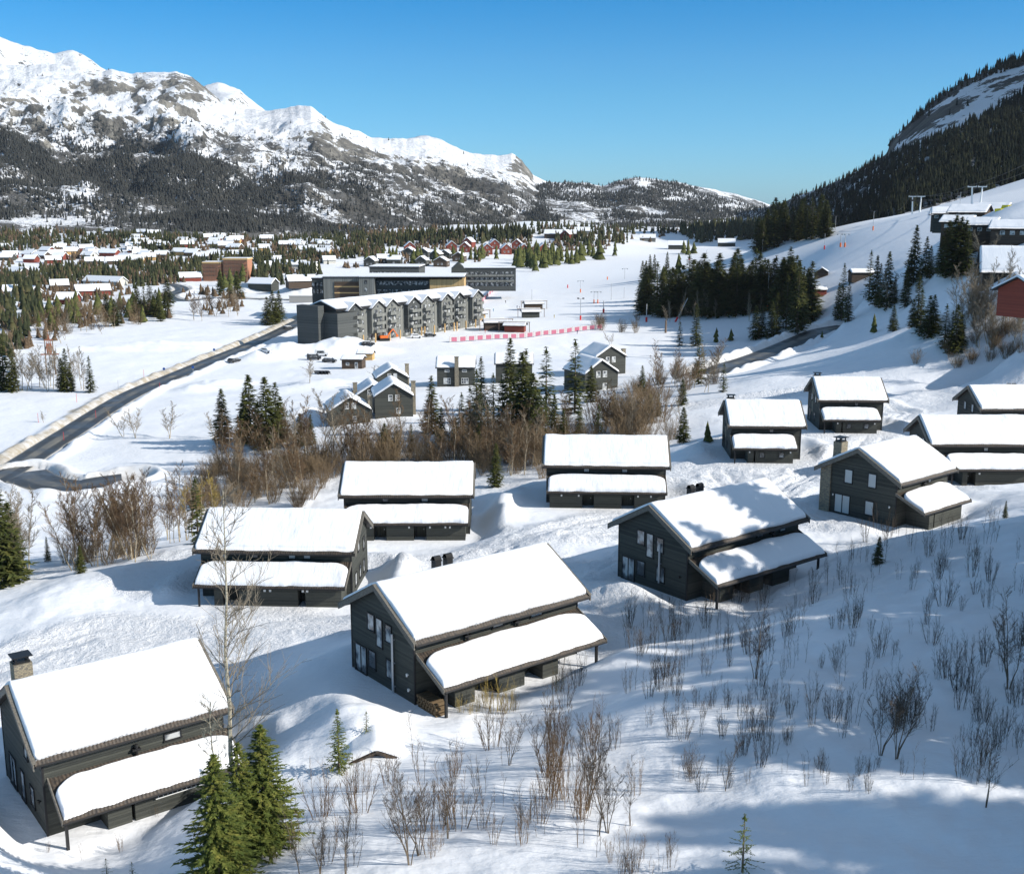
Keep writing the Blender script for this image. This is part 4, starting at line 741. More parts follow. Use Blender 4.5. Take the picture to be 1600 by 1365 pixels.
for i in range(nb):
    x = 11 + i * (Lh - 15) / (nb - 1) - 1.5 + (1.2 if i % 2 else -1.2); d_ = -1.9
    m_ = MB(); m_.prism([(x - w_ / 2, 3.2), (x + w_ / 2, 3.2), (x + w_ / 2, 12.2), (x, 14.6), (x - w_ / 2, 12.2)], 'y', d_, .3); bay = obj('gabled_bay', m_, M['wall_grey' if i % 3 else 'wall_dgrey'], r)
    m_ = MB()
    for q in (-1, 1):
        P_ = [(x, 14.65), (x + q * (w_ / 2 + .6), 11.85), (x + q * (w_ / 2 + .6), 12.2), (x, 15.0)]; m_.prism(P_ if q < 0 else P_[::-1], 'y', d_ - .7, 6)
    rr = obj('roof', m_, M['frame'], bay); m_ = MB()
    for q in (-1, 1):
        P_ = [(x, 15.01), (x + q * (w_ / 2 + .45), 12.3), (x + q * (w_ / 2 + .25), 12.6), (x, 15.4)]; m_.prism(P_ if q < 0 else P_[::-1], 'y', d_ - .45, 6)
    obj('snow_cover', m_, M['roof_snow'], rr)
    for fl_ in range(3):
        z = 3.4 + fl_ * 3.0; m_ = MB(); m_.box(x - 2.6, x + 2.6, d_ - 1.5, d_, z - .15, z); m_.box(x - 2.6, x + 2.6, d_ - 1.5, d_ - 1.42, z, z + 1.0); m_.box(x - 2.6, x - 2.52, d_ - 1.42, d_, z, z + 1.0); m_.box(x + 2.52, x + 2.6, d_ - 1.42, d_, z, z + 1.0); obj('balcony', m_, M['wall_grey'], bay)
        window(bay, (x - 1.2, d_, z + 1.2), 2.0, 2.1, '-y', 'frame', 'glass', 1); window(bay, (x + 1.4, d_, z + 1.2), 1.4, 2.1, '-y', 'frame', 'glass')
    window(bay, (x, d_, 12.9), 1.0, .8, '-y', 'frame', 'glass')
    for q in (-1, 1): m_ = MB(); m_.box(x + q * 3.1 - .2, x + q * 3.1 + .2, d_ - 1.3, d_ - .9, -1, 3.2); obj('post', m_, M['timber'], bay)
    for q in (-2.2, 0, 2.2): window(r, (x + q, 0, 1.4), 1.7, 2.3, '-y', 'frame', 'glass', 1)
for i in range(nb - 1):
    x = 11 + (i + .5) * (Lh - 15) / (nb - 1) - 1.5
    for z in (4.4, 7.4, 10.4): window(r, (x, 0, z), 1.0, 1.4, '-y', 'frame', 'glass')
# flat-roofed hotel behind
def flat(name, label, cat, px0, px1, pyt, Y, dep, h, yaw, wallm, group=None, wins=None, ground=None, snow=.35, posts=False):
    a = at(px0, pyt, Y); b = at(px1, pyt, Y); w_ = (b.x - a.x) / math.cos(R(yaw)); z0 = a.z - h
    r = thing(name, label, cat, (a.x, a.y, z0), R(yaw), group); block(r, 0, w_, 0, dep, -2, h, wallm)
    m_ = MB(); m_.box(-.3, w_ + .3, -.3, dep + .3, h + .004, h + .5); rf = obj('roof', m_, M['frame'], r); m_ = MB(); m_.box(-.1, w_ + .1, -.1, dep + .1, h + .503, h + .5 + snow); obj('snow_cover', m_, M['roof_snow'], rf)
    if wins:
        nx, zs, ww_, hh_, x0f, x1f = wins
        for i in range(nx):
            for z in zs: window(r, (w_ * (x0f + (x1f - x0f) * (i + .5) / nx), 0, z), ww_, hh_, '-y', 'frame', 'glass', 1)
    return r, w_
r, w_ = flat('hotel', 'flat roofed hotel with grey boarding and a pine clad end behind the gabled building', 'hotel', 505, 562, 434, 500, 24, 14, 0, 'wall_grey', wins=(1, (9.6,), 3, 4.5, .0, .0) if 0 else None)
m_ = MB(); m_.box(w_ * .3, w_ * .98, -.25, -.002, 3, 12.3); lv = obj('louvre_screen', m_, M['wall_brown'], r); m_ = MB(); [m_.box(w_ * .3, w_ * .98, -.32, -.252, z, z + .5) for z in (4.5, 7.2, 9.9)]; obj('rail', m_, M['timber'], lv)
x0 = w_ + .002; block(r, x0, x0 + 6.8, -3, 20, -2, 14.2, 'wall_grey', 'stair_tower'); x1 = x0 + 6.802; block(r, x1, x1 + 24, 1, 20, -2, 13.0, 'wall_dgrey', 'wing'); block(r, x1 + 24.002, x1 + 39, -1.5, 20, -2, 13.4, 'wall_pine', 'pine_wing')
m_ = MB(); m_.box(x0 - .2, x1 + 39.4, -3.3, 20.4, 14.21, 14.6); rf = obj('roof', m_, M['frame'], r); m_ = MB(); m_.box(x0, x1 + 39.2, -3.1, 20.2, 14.602, 15.0); obj('snow_cover', m_, M['roof_snow'], rf)
for i in range(9):
    window(r, (x1 + 1.6 + i * 2.6, 1, 11.6), 2.3, 1.8, '-y', 'frame', 'glass', 1); window(r, (x1 + 1.6 + i * 2.6, 1, 7.8), 1.8, 2.2, '-y', 'frame', 'glass', 0); window(r, (x1 + 1.6 + i * 2.6, 1, 4.4), 1.8, 2.2, '-y', 'frame', 'glass', 0)
for z in (9.2, 12.3): window(r, (x0 + 3.0, -3, z), 1.2, 1.6, '-y', 'frame', 'glass')
m_ = MB(); m_.box(x1 + .4, x1 + 23.5, -1.6, .9, 5.9, 6.1); m_.box(x1 + .4, x1 + 23.5, -1.6, -1.5, 6.1, 7.1); obj('balcony', m_, M['wall_grey'], r)
flat('hotel_annex', 'low white snow roofed annex left of the flat roofed hotel', 'building', 487, 504, 436, 512, 20, 12, 0, 'wall_dgrey', wins=(3, (9.5, 6.5), 2.2, 1.8, .05, .95))
flat('lodge', 'flat roofed lodge with an ochre end behind the hotel', 'lodge', 577, 655, 418, 600, 22, 9, -4, 'wall_dgrey', wins=(6, (6,), 3, 1.6, .05, .75))
r, w_ = flat('apartment_block', 'long dark apartment block with balconies at the piste edge', 'apartment block', 708, 806, 420, 640, 13, 10.5, 3, 'wall_dgrey', wins=(11, (1.8, 4.8, 7.8), 1.8, 2.0, .1, .98))
for z in (3.2, 6.2): m_ = MB(); m_.box(4, w_ - 1, -1.5, -.002, z, z + .15); m_.box(4, w_ - 1, -1.5, -1.42, z + .15, z + 1.1); obj('balcony', m_, M['wall_grey'], r)
m_ = MB(); m_.prism([(-1, -2), (7, -2), (7, 10.4), (3, 14), (-1, 10.4)], 'y', -3, 12); obj('gabled_end', m_, M['wall'], r)
# scaffolded building site
p = atz(318, 437, -49); r = thing('building_site', 'half built block wrapped in orange scaffolding sheets', 'building site', p, R(-3))
for (x0, x1, h) in ((0, 12.5, 11), (14.5, 31, 13.5)):
    b_ = block(r, x0, x1, 0, 12, -1, h, 'scaff'); m_ = MB()
    for z in np.arange(2.4, h, 2.6): m_.box(x0 - .1, x1 + .1, -1.2, -.003, z, z + .22)
    for x in np.linspace(x0, x1, 7): m_.box(x - .08, x + .08, -1.3, -1.21, 0, h)
    obj('scaffold', m_, M['creosote'], b_); block(b_, x0 - .4, x1 + .4, -.6, 12.4, h + .002, h + 1.1, 'timber', 'parapet'); m_ = MB(); m_.box(x0 - .2, x1 + .2, -.3, 12.2, h + 1.103, h + 1.3); obj('snow_cover', m_, M['roof_snow'], b_)
# road wall / bridge parapet
p = atz(452, 471, -49); m_ = MB(); m_.box(0, 13.5, 0, .8, -.5, 2.6); m_.box(-.2, 13.7, -.1, .9, 2.601, 3.0); tag(obj('retaining_wall', m_, M['conc'], None, loc=p), 'pale concrete retaining wall below the snow heap', 'wall')
# dark chalets and red chalets on the rise
Gd = 'dark snow roofed chalets behind the hotel'; Gr = 'red chalets on the wooded rise'; Gv = 'small snow roofed houses of the far village'
rnd = random.Random(8)
for (px, py, w_, m_) in [(580, 416, 9, 'wall'), (600, 412, 9, 'wall'), (617, 414, 8, 'wall'), (640, 400, 10, 'wall'), (663, 401, 9, 'wall'), (682, 405, 9, 'wall'), (697, 404, 10, 'wall'), (660, 415, 9, 'wall'), (690, 416, 11, 'wall_brown'), (718, 408, 10, 'wall_brown')]:
    p = G(px, py, 500); house('chalet', 'dark snow roofed chalet among those behind the hotel roof', 'chalet', p, R(rnd.choice((75, 80, 10, -8))), w_, 11, 4.5, 7.5, m_, Gd, low=True, win=[('-x', -1.5, 2, 1.4, 1.4, 0, 0), ('-x', 1.5, 2, 1.4, 1.4, 0, 0), ('-y', 0, 2, 1.4, 1.4, 0, 0)])
for (px, py) in [(705, 392), (727, 394), (733, 386), (760, 397), (790, 397), (772, 389), (817, 397), (848, 396), (808, 389), (885, 374), (640, 394)]:
    p = G(px, py, 600); house('chalet', 'red chalet with a snowy gable roof among spruces on the rise', 'chalet', p, R(rnd.choice((70, 100, 85))), 10, 11, 5.5, 9.5, 'wall_red', Gr, low=True, win=[('-x', -1.8, 2.4, 1.6, 1.6, 0, 0), ('-x', 1.8, 2.4, 1.6, 1.6, 0, 0), ('-x', 0, 6, 1.6, 1.4, 0, 0)])
for (px, py, m_, lb) in [(1058, 389, 'wall', 'dark farmhouse alone beside the far piste'), (876, 371, 'wall_brown', 'long brown building in the far valley woods'), (910, 366, 'wall_grey', 'pale long building in the far valley'), (1012, 377, 'wall_grey', 'pale low building at the far end of the piste'), (1135, 385, 'wall', 'dark hut at the foot of the forest slope')]:
    p = G(px, py, 700); house('farmhouse' if px == 1058 else 'building', lb, 'house', p, R(-8), 11, 18 if px != 876 else 34, 4, 8, m_, None, low=True)
vill = [(105, 353, 14, 'wall_red'), (119, 355, 26, 'wall'), (163, 355, 24, 'wall_red'), (48, 402, 12, 'wall_red'), (66, 404, 12, 'wall_brown'), (88, 401, 12, 'wall_pale'), (111, 397, 12, 'wall_ochre'), (140, 404, 11, 'wall_pale'), (172, 400, 16, 'wall_red'), (197, 407, 12, 'wall_red'), (148, 413, 14, 'wall'), (338, 386, 12, 'wall_ochre'), (352, 388, 12, 'wall_brown'), (145, 461, 18, 'wall_red'), (165, 446, 30, 'wall_pale'), (297, 439, 14, 'wall_red'),
        (426, 420, 12, 'wall_pale'), (444, 418, 14, 'wall_pale'), (466, 419, 12, 'wall_pale'), (484, 421, 12, 'wall_pale'), (470, 446, 16, 'wall_brown'), (412, 451, 16, 'wall'), (25, 462, 12, 'wall_pale'), (45, 463, 12, 'wall_pale'), (107, 475, 10, 'wall_red'), (30, 430, 12, 'wall_brown'), (93, 452, 10, 'wall_brown'), (210, 366, 12, 'wall_brown'), (222, 367, 12, 'wall'), (240, 368, 14, 'wall_brown'), (175, 365, 12, 'wall'), (8, 352, 14, 'wall_brown')]
for i in range(46):
    vill.append((rnd.uniform(180, 540), rnd.uniform(372, 412), rnd.uniform(9, 13), rnd.choice(('wall_brown', 'wall', 'wall_pale', 'wall_red', 'wall_ochre', 'wall_brown'))))
for i in range(14): vill.append((rnd.uniform(0, 180), rnd.uniform(385, 415), rnd.uniform(9, 12), rnd.choice(('wall_brown', 'wall', 'wall_red'))))
cn = {'wall_red': 'red', 'wall': 'black', 'wall_brown': 'brown', 'wall_pale': 'pale', 'wall_ochre': 'ochre'}
for (px, py, l, m_) in vill:
    p = G(px, py, 500); house('village_house', 'small %s snow roofed house of the far village' % cn[m_], 'house', p, R(rnd.uniform(-30, 30)), 8.5, l, 2.9, 5.6, m_, '%s snow roofed houses in the far village' % cn[m_], low=True, snow=.6, ov=.6)
# cabins on the right above the slope
Gt = 'brown lodges in a row below the chair lift'
def rc(px, py, Y, l, w_, he, hr, yaw, lb, m_='wall_brown', **k): p = at(px, py, Y); return house('lodge', lb, 'lodge', p, R(yaw), w_, l, he, hr, m_, Gt, win=[('-y', -2.5, he - 1.2, 1.2, 1.0, 0, 0), ('-y', 0, he - 1.2, 1.2, 1.0, 0, 0), ('-y', 2.5, he - 1.2, 1.2, 1.0, 0, 0)], base=4, snow=.4, ov=.8, **k)
rc(1497, 366, 335, 8, 7.5, 3.6, 5.0, -35, 'leftmost of the front brown lodges, beside the tall spruces'); rc(1534, 379, 325, 7.5, 7.5, 5.0, 6.6, -35, 'middle of the front brown lodges on a concrete storey'); rc(1583, 384, 315, 11, 8.5, 4.8, 6.6, -30, 'rightmost front brown lodge, broad and low roofed')
rc(1515, 344, 372, 11, 9, 2.6, 4.6, -35, 'brown lodge in the second row with a long snowy roof'); rc(1548, 344, 380, 11, 9, 3, 5.2, -40, 'red brown lodge in the second row beside the yellow machine', 'wall_red'); rc(1487, 344, 400, 13, 8, 2, 3.8, -25, 'low dark lodge hindmost of the row near the piste edge', 'wall'); rc(1475, 345, 385, 7, 6, 2.6, 4.2, -20, 'small dark shed at the left end of the lodges', 'wall')
p = at(1612, 462, 235); house('chalet', 'big dark chalet with a steep snowy roof at the right edge', 'chalet', p + Vector((0, 8, 0)), R(-18), 9, 14, 5.0, 9.6, 'wall_brown', None, base=4, ov=.8)
p = at(1628, 470, 205); house('chalet', 'red chalet with a low snowy roof at the right edge', 'chalet', p + Vector((0, 2, 0)), R(28), 9, 10, 2.0, 4.2, 'wall_red', None, base=3, ov=1.0, win=[('-y', -2.5, 1.5, 1.2, 1.2, 0, 0)])
# small sheds by the piste
p = G(1278, 463, 300); house('shed', 'bright red shed beside the dense spruce grove', 'shed', p, R(0), 4, 5.6, 2.6, 3.4, 'wall_red', None)
p = G(1283, 432, 300); house('hut', 'small dark hut with snowy gable by the upper piste', 'hut', p, R(80), 5, 6, 2.0, 3.6, 'wall_brown', None)
p = G(1345, 435, 300); house('hut', 'low brown hut with flat snow cap under the spruces', 'hut', p, R(0), 5, 8.5, 2.3, 3.3, 'wall_brown', None)
# half buried hut in the foreground
p = G(588, 1180) - Vector((0, 0, .45)); r = thing('buried_hut', 'half buried hut whose brown roof edge pokes from the snow', 'hut', p, R(8)); m_ = MB(); m_.prism([(-1.5, -1), (1.5, -1), (1.5, .05), (0, .72), (-1.5, .05)], 'y', 0, .9); obj('wall', m_, M['wall_brown'], r); m_ = MB()
for q in (-1, 1):
    P_ = [(0, .73), (q * 2.0, -.1), (q * 2.0, .04), (0, .87)]; m_.prism(P_ if q < 0 else P_[::-1], 'y', -.35, 1.2)
rf = obj('roof', m_, M['tile'], r)
link('snow_cover', snow_pad(-.25, 2.6, [(-1.95, .06), (-.2, .80), (0, .86), (.2, .80), (1.95, .06)], .45, 4, .5, nu=30, nv=24), rf, rot=(0, 0, math.pi / 2))

# ------------------------------------------------------------------ vegetation: helpers
_Y2 = np.exp(np.linspace(math.log(20), math.log(2400), 230))
def Gm(px, py, ymin=0):
    px = np.asarray(px, float); py = np.asarray(py, float); out = np.zeros((len(px), 3)); Ys = _Y2[_Y2 > ymin]
    dx = (px - 800) / FOC; dy = (682.5 - py) / FOC; a = dx / (CP + dy * SP); e = (-SP + dy * CP) / (CP + dy * SP)
    for i in range(0, len(px), 150):
        A = a[i:i + 150, None]; E_ = e[i:i + 150, None]; X = A * Ys; g = hgt(X, np.broadcast_to(Ys, X.shape)); f = E_ * Ys - g; neg = f < 0; k = np.where(neg.any(1), neg.argmax(1), len(Ys) - 1); k = np.maximum(k, 1); r_ = np.arange(len(k))
        f0 = f[r_, k - 1]; f1 = f[r_, k]; t = np.clip(f0 / (f0 - f1 + 1e-9), 0, 1); Y = Ys[k - 1] + (Ys[k] - Ys[k - 1]) * t; X_ = a[i:i + 150] * Y
        out[i:i + 150] = np.stack([X_, Y, hgt(X_, Y)], 1)
    return out
def inpoly(poly, n_, rnd):
    P = poly; xs = [p[0] for p in P]; ys = [p[1] for p in P]; out = []
    while len(out) < n_:
        x = rnd.uniform(min(xs), max(xs)); y = rnd.uniform(min(ys), max(ys)); c = False; j = len(P) - 1
        for i in range(len(P)):
            if (P[i][1] > y) != (P[j][1] > y) and x < (P[j][0] - P[i][0]) * (y - P[i][1]) / (P[j][1] - P[i][1]) + P[i][0]: c = not c
            j = i
        if c: out.append((x, y))
    return out
def mpx(p): return (p[1] * CP - p[2] * SP) / FOC          # metres per photo pixel at a point
def W(px, Y):
    z = -40.
    for _ in range(4): X = (px - 800) / FOC * (Y * CP - z * SP); z = gz(X, Y)
    return Vector((X, Y, z))
def many(lst, fn):
    P = Gm([q[0] for q in lst], [q[1] for q in lst], lst[0][3] if len(lst[0]) > 3 else 0)
    return [fn(Vector(p), q[2] * mpx(p), i) for i, (p, q) in enumerate(zip(P, lst))]
# low tree template for the far forest masses
def lowtree(seed, sides=5, tiers=3):
    rnd = random.Random(seed); V = []; F = []
    for t in range(tiers):
        z0 = .06 + .94 * t / tiers * .92; z1 = min(1., z0 + 1.25 / tiers + .12); r = .19 * (1 - t / tiers * .8); b = len(V)
        for k in range(sides): a = 2 * math.pi * (k + .4 * t) / sides; q = r * rnd.uniform(.6, 1.25); V.append((math.cos(a) * q, math.sin(a) * q, z0 + rnd.uniform(-.05, .05)))
        V.append((rnd.uniform(-.01, .01), rnd.uniform(-.01, .01), z1))
        for k in range(sides): F.append((b + k, b + (k + 1) % sides, b + sides))
    return np.array(V), np.array(F)
LT = [lowtree(i, 5, 3) for i in range(4)]; LT1 = [lowtree(20 + i, 5, 2) for i in range(3)]
def forest(name, label, P, H, material, wid=1., T=LT, seed=1):
    rs = np.random.RandomState(seed); Vs = []; Fs = []; off = 0; which = rs.randint(0, len(T), len(P)); ang = rs.rand(len(P)) * 6.283; wv = rs.uniform(.75, 1.3, len(P)) * wid
    for k, (tv, tf) in enumerate(T):
        m_ = which == k; p = P[m_]; h = H[m_][:, None]; a = ang[m_][:, None]; w_ = wv[m_][:, None]
        x = (tv[None, :, 0] * np.cos(a) - tv[None, :, 1] * np.sin(a)) * h * w_ + p[:, 0:1]; y = (tv[None, :, 0] * np.sin(a) + tv[None, :, 1] * np.cos(a)) * h * w_ + p[:, 1:2]; z = tv[None, :, 2] * h + p[:, 2:3] - .03 * h
        n_ = len(p); Vs.append(np.stack([x, y, z], 2).reshape(-1, 3)); Fs.append((tf[None] + (np.arange(n_) * len(tv))[:, None, None] + off).reshape(-1, 3)); off += n_ * len(tv)
    me = npmesh(name, np.vstack(Vs), np.vstack(Fs), material); return tag(link(name, me), label, None, None, 'stuff')
def scatter(MT, dens, n_, seed, hr=(8, 14)):
    X, Y, Z, px, py, T = MT; rs = np.random.RandomState(seed); ax = np.abs(np.gradient(px, axis=0)); ay = np.abs(np.gradient(py, axis=1)); D = np.clip(dens(px, py, X, Y, Z), 0, 1) * np.clip(ax * ay, .02, 40) * (T < 1.02) * (T > 0)
    c = np.cumsum(D.ravel()); idx = np.searchsorted(c, rs.rand(n_) * c[-1]); i, j = np.unravel_index(idx, X.shape); i2 = np.clip(i + 1, 0, X.shape[0] - 1); j2 = np.clip(j + 1, 0, X.shape[1] - 1); u = rs.rand(n_); v = rs.rand(n_)
    f = lambda A: A[i, j] + (A[i2, j] - A[i, j]) * u + (A[i, j2] - A[i, j]) * v
    return np.stack([f(X), f(Y), f(Z)], 1), rs.uniform(*hr, n_)
def densL(px, py, X, Y, Z):
    hi = np.interp(px, [-420, 0, 150, 250, 330, 400, 500, 600, 700, 800, 880], [225, 228, 250, 252, 262, 280, 305, 308, 325, 338, 340])
    nz = fbm(X / 170, Y / 170, 61, 4); nf = fbm(X / 40, Y / 60, 62, 3)
    d = sstep(-26, 16, py - hi + 26 * nz + 10 * nf)
    d = d * (1 - .95 * sstep(.3, .6, blob(px, py, 130, 300, 34, 15))) * (1 - .95 * sstep(.3, .6, blob(px, py, 60, 350, 90, 9))) * (1 - .9 * sstep(.3, .6, blob(px, py, 360, 285, 22, 10))) * (1 - .9 * sstep(.3, .6, blob(px, py, 520, 342, 40, 12))) * (1 - .9 * sstep(.3, .6, blob(px, py, 20, 315, 30, 8))) * (1 - .9 * sstep(.3, .6, blob(px, py, 250, 330, 40, 8)))
    return d * (.2 + .8 * sstep(-.1, .1, nz + .2)) + .16 * sstep(-10, 30, py - np.interp(px, [-300, 0, 150, 300, 450, 600, 700, 800, 900], [180, 182, 187, 195, 215, 245, 258, 280, 300])) * sstep(-.35, .25, nz + .5 * nf) + .004
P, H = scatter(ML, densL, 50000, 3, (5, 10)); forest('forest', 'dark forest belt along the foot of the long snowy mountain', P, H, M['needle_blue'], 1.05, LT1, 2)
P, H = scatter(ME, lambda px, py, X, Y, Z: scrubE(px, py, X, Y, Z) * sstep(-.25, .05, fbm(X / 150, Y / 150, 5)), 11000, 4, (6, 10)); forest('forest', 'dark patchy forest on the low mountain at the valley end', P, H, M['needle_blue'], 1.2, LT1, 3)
def densR(px, py, X, Y, Z):
    b = bandR(px, py); nz = fbm(X / 60, Y / 60, 71, 3)
    return (1 - .985 * b) * (.35 + .65 * sstep(-.5, -.1, nz)) * (1 - .8 * sstep(.4, .7, blob(px, py, 1350, 302, 12, 8)) - .0)
P, H = scatter(MR, densR, 22000, 5, (6, 11.5)); forest('forest', 'dense dark spruce forest on the steep shaded hillside', P, H, M['needle_painted_shade'], .95, LT, 4)
# forest masses on the valley floor
rnd = random.Random(77); fp = []
for poly, n_, h0, h1 in [([(0, 358), (560, 356), (560, 415), (0, 420)], 330, 7, 13), ([(0, 428), (120, 420), (340, 410), (340, 424), (200, 440), (120, 446), (0, 455)], 330, 13, 22), ([(0, 455), (60, 448), (70, 500), (40, 520), (0, 515)], 60, 26, 36), ([(330, 400), (480, 392), (600, 388), (600, 402), (480, 408), (400, 415), (330, 414)], 290, 10, 17), ([(395, 425), (480, 412), (500, 425), (480, 445), (395, 450)], 60, 18, 28),
                         ([(150, 368), (390, 362), (390, 376), (160, 382)], 260, 9, 15), ([(0, 360), (150, 368), (150, 385), (0, 395)], 190, 9, 16), ([(560, 370), (760, 362), (830, 362), (830, 378), (700, 384), (560, 388)], 330, 12, 20), ([(200, 378), (300, 378), (300, 398), (200, 398)], 90, 12, 18),
                         ([(0, 340), (230, 345), (230, 352), (0, 356)], 60, 8, 14), ([(830, 352), (1060, 358), (1060, 366), (830, 368)], 160, 9, 13), ([(1060, 362), (1190, 346), (1215, 360), (1180, 374), (1090, 380)], 260, 14, 26), ([(860, 368), (990, 372), (980, 384), (870, 386)], 90, 12, 18), ([(400, 370), (560, 366), (560, 384), (400, 388)], 220, 9, 14), ([(470, 425), (500, 420), (500, 438), (470, 445)], 14, 20, 28), ([(200, 440), (330, 425), (330, 436), (210, 452)], 60, 14, 22), ([(60, 505), (20, 560), (0, 570), (0, 520)], 14, 30, 40)]:
    fp += [(x, y, rnd.uniform(h0, h1)) for x, y in inpoly(poly, n_, rnd)]
G_ = Gm([q[0] for q in fp], [q[1] for q in fp], 300); H_ = np.array([q[2] * mpx(p) for q, p in zip(fp, G_)]); H_ = np.clip(H_, 5, 17); forest('forest', 'green spruce woods scattered between the houses of the valley', G_, H_, M['needle_far'], 1.15, LT, 9)

fp = []
for poly, n_, h0, h1 in [([(0, 350), (560, 352), (760, 362), (760, 380), (560, 420), (300, 440), (200, 455), (0, 480)], 3800, 5, 11), ([(0, 440), (260, 430), (270, 500), (150, 515), (0, 560)], 420, 8, 16), ([(280, 440), (400, 440), (400, 480), (300, 500)], 120, 9, 16), ([(760, 350), (1060, 360), (1000, 388), (780, 398)], 420, 5, 10), ([(500, 395), (860, 385), (860, 405), (500, 420)], 260, 6, 12)]:
    fp += [(x, y, rnd.uniform(h0, h1)) for x, y in inpoly(poly, n_, rnd) if fbm(np.array([x / 34.]), np.array([y / 11.]), 88, 3)[0] > -.08]
G_ = Gm([q[0] for q in fp], [q[1] for q in fp], 300); H_ = np.clip(np.array([q[2] * mpx(p) for q, p in zip(fp, G_)]), 3.5, 9); forest('birch_scrub', 'brown leafless birch scrub scattered over the valley floor', G_, H_, M['scrub_far'], 1.7, LT1, 10)
# ------------------------------------------------------------------ single spruces, listed as they stand
def S(lst, label, group, **k):
    k['wid'] = k.get('wid', 1.) * 1.12; return many(lst, lambda p, h, i: spruce(p, h, label, group, **k))
S([(349, 690, 84), (383, 688, 72), (392, 692, 108), (418, 700, 112), (433, 692, 96), (440, 688, 70), (405, 694, 70)], 'spruce in the clump on the open snow left of the four cabins', 'spruces left of the four cabins')
S([(470, 696, 52), (486, 694, 48), (675, 676, 90), (643, 705, 45), (620, 712, 50), (602, 720, 60), (690, 690, 55), (712, 700, 50)], 'spruce standing near the four gabled cabins', 'spruces around the four cabins')
S([(722, 684, 72), (735, 690, 88), (745, 680, 105), (752, 640, 84), (762, 700, 72), (771, 660, 78), (785, 690, 100), (797, 640, 112), (806, 700, 80), (816, 690, 140), (822, 645, 100), (833, 700, 118), (842, 690, 80), (853, 660, 118), (866, 690, 76), (898, 645, 115), (905, 700, 70), (923, 628, 58), (935, 690, 60), (959, 660, 52), (775, 760, 70), (880, 710, 72), (748, 720, 60)],
  'spruce in the dark clump in the middle of the hollow', 'spruces in the middle of the hollow')
S([(1003, 620, 50), (1028, 650, 38), (1067, 692, 58), (1066, 632, 42), (1130, 612, 46), (1091, 600, 72), (1087, 540, 66), (1062, 540, 38), (1119, 534, 24), (1142, 532, 20), (1015, 640, 30), (1105, 690, 34)], 'spruce among bare birches left of the plowed road', 'spruces left of the plowed road')
rnd = random.Random(31); L_ = []
for x, y in inpoly([(1000, 486), (1080, 478), (1180, 474), (1262, 470), (1270, 488), (1262, 500), (1200, 494), (1100, 497), (1010, 498)], 78, rnd): L_.append((x, y, rnd.uniform(62, 88) * (1.0 if x > 1060 else .88)))
S(L_, 'tall dark spruce in the dense grove beside the ski piste', 'spruces in the dense piste grove', wid=1.25)
S([(1245, 520, 112), (1228, 514, 84), (1205, 528, 58), (1190, 526, 48), (1180, 530, 52), (1252, 515, 90), (1262, 505, 80), (1213, 522, 66)], 'spruce at the right front corner of the piste grove', 'spruces at the front of the piste grove')
S([(1015, 436, 38), (1022, 438, 40), (1042, 432, 38), (1060, 428, 34), (1036, 438, 24), (1003, 470, 62), (1008, 476, 68)], 'thin pale spruce at the upper left of the piste grove', 'thin spruces above the piste grove', wid=.7)
L_ = [(x, y, rnd.uniform(44, 70) * (1 - (395 - y) * .004)) for x, y in inpoly([(1180, 398), (1200, 372), (1290, 360), (1296, 372), (1235, 382)], 38, rnd)]
S(L_, 'sunlit spruce in the clump under the dark forest hillside', 'sunlit spruces under the forest hillside', wid=1.1)
S([(1315, 502, 86), (1309, 498, 60), (1324, 503, 62), (1357, 470, 78), (1367, 478, 78), (1373, 482, 70), (1385, 482, 88), (1397, 474, 44), (1414, 480, 64), (1427, 442, 88), (1420, 450, 60), (1436, 452, 50), (1445, 432, 62), (1452, 436, 52)], 'tall thin spruce on the slope below the lodges', 'spruces on the slope below the lodges', wid=.75)
S([(1478, 430, 84), (1488, 434, 96), (1497, 430, 90), (1505, 425, 80), (1470, 428, 60), (1510, 430, 70), (1534, 438, 50), (1528, 434, 40)], 'dense dark spruce directly in front of the brown lodges', 'spruces in front of the brown lodges')
S([(1365, 520, 32), (1395, 518, 42), (1432, 515, 82), (1437, 520, 70), (1450, 528, 66), (1457, 520, 60), (1475, 545, 70), (1492, 552, 76), (1485, 545, 60), (1425, 516, 46), (1284, 528, 12), (1500, 540, 50)], 'dark spruce on the shaded bank above the cabins', 'spruces on the shaded bank')
rnd = random.Random(12)
L_ = [(x, y, rnd.uniform(20, 34)) for x, y in inpoly([(800, 408), (840, 402), (975, 396), (980, 404), (900, 412), (860, 420), (800, 420)], 44, rnd)] + [(1075, 398, 26), (1068, 396, 22), (1084, 396, 20), (836, 424, 34), (833, 420, 28)] + [(x, y, 24) for x, y in inpoly([(560, 408), (800, 400), (800, 408), (560, 416)], 22, rnd)]
S(L_, 'spruce in the row at the upper edge of the piste', 'spruces along the upper piste edge', wid=1.1)
S([(427, 506, 52), (418, 508, 44), (437, 502, 48), (432, 504, 38)], 'spruce in the small clump beside the main road', 'spruces beside the main road', wid=1.1)
S([(105, 612, 68), (98, 610, 52), (112, 611, 44), (142, 613, 58), (8, 610, 88), (22, 612, 68), (0, 608, 60), (345, 462, 40), (372, 468, 44), (362, 465, 34)], 'spruce among bare trees at the left of the flat snowfield', 'spruces at the left snowfield')
L_ = [(x, y, rnd.uniform(24, 48)) for x, y in inpoly([(155, 508), (170, 485), (262, 478), (268, 496), (240, 510), (190, 512)], 22, rnd)] + [(x, y, rnd.uniform(22, 36)) for x, y in inpoly([(50, 500), (150, 470), (160, 490), (110, 515), (60, 525)], 18, rnd)]
S(L_, 'spruce in the mixed grove on the far side of the snowfield', 'spruces in the mixed grove', wid=1.2)
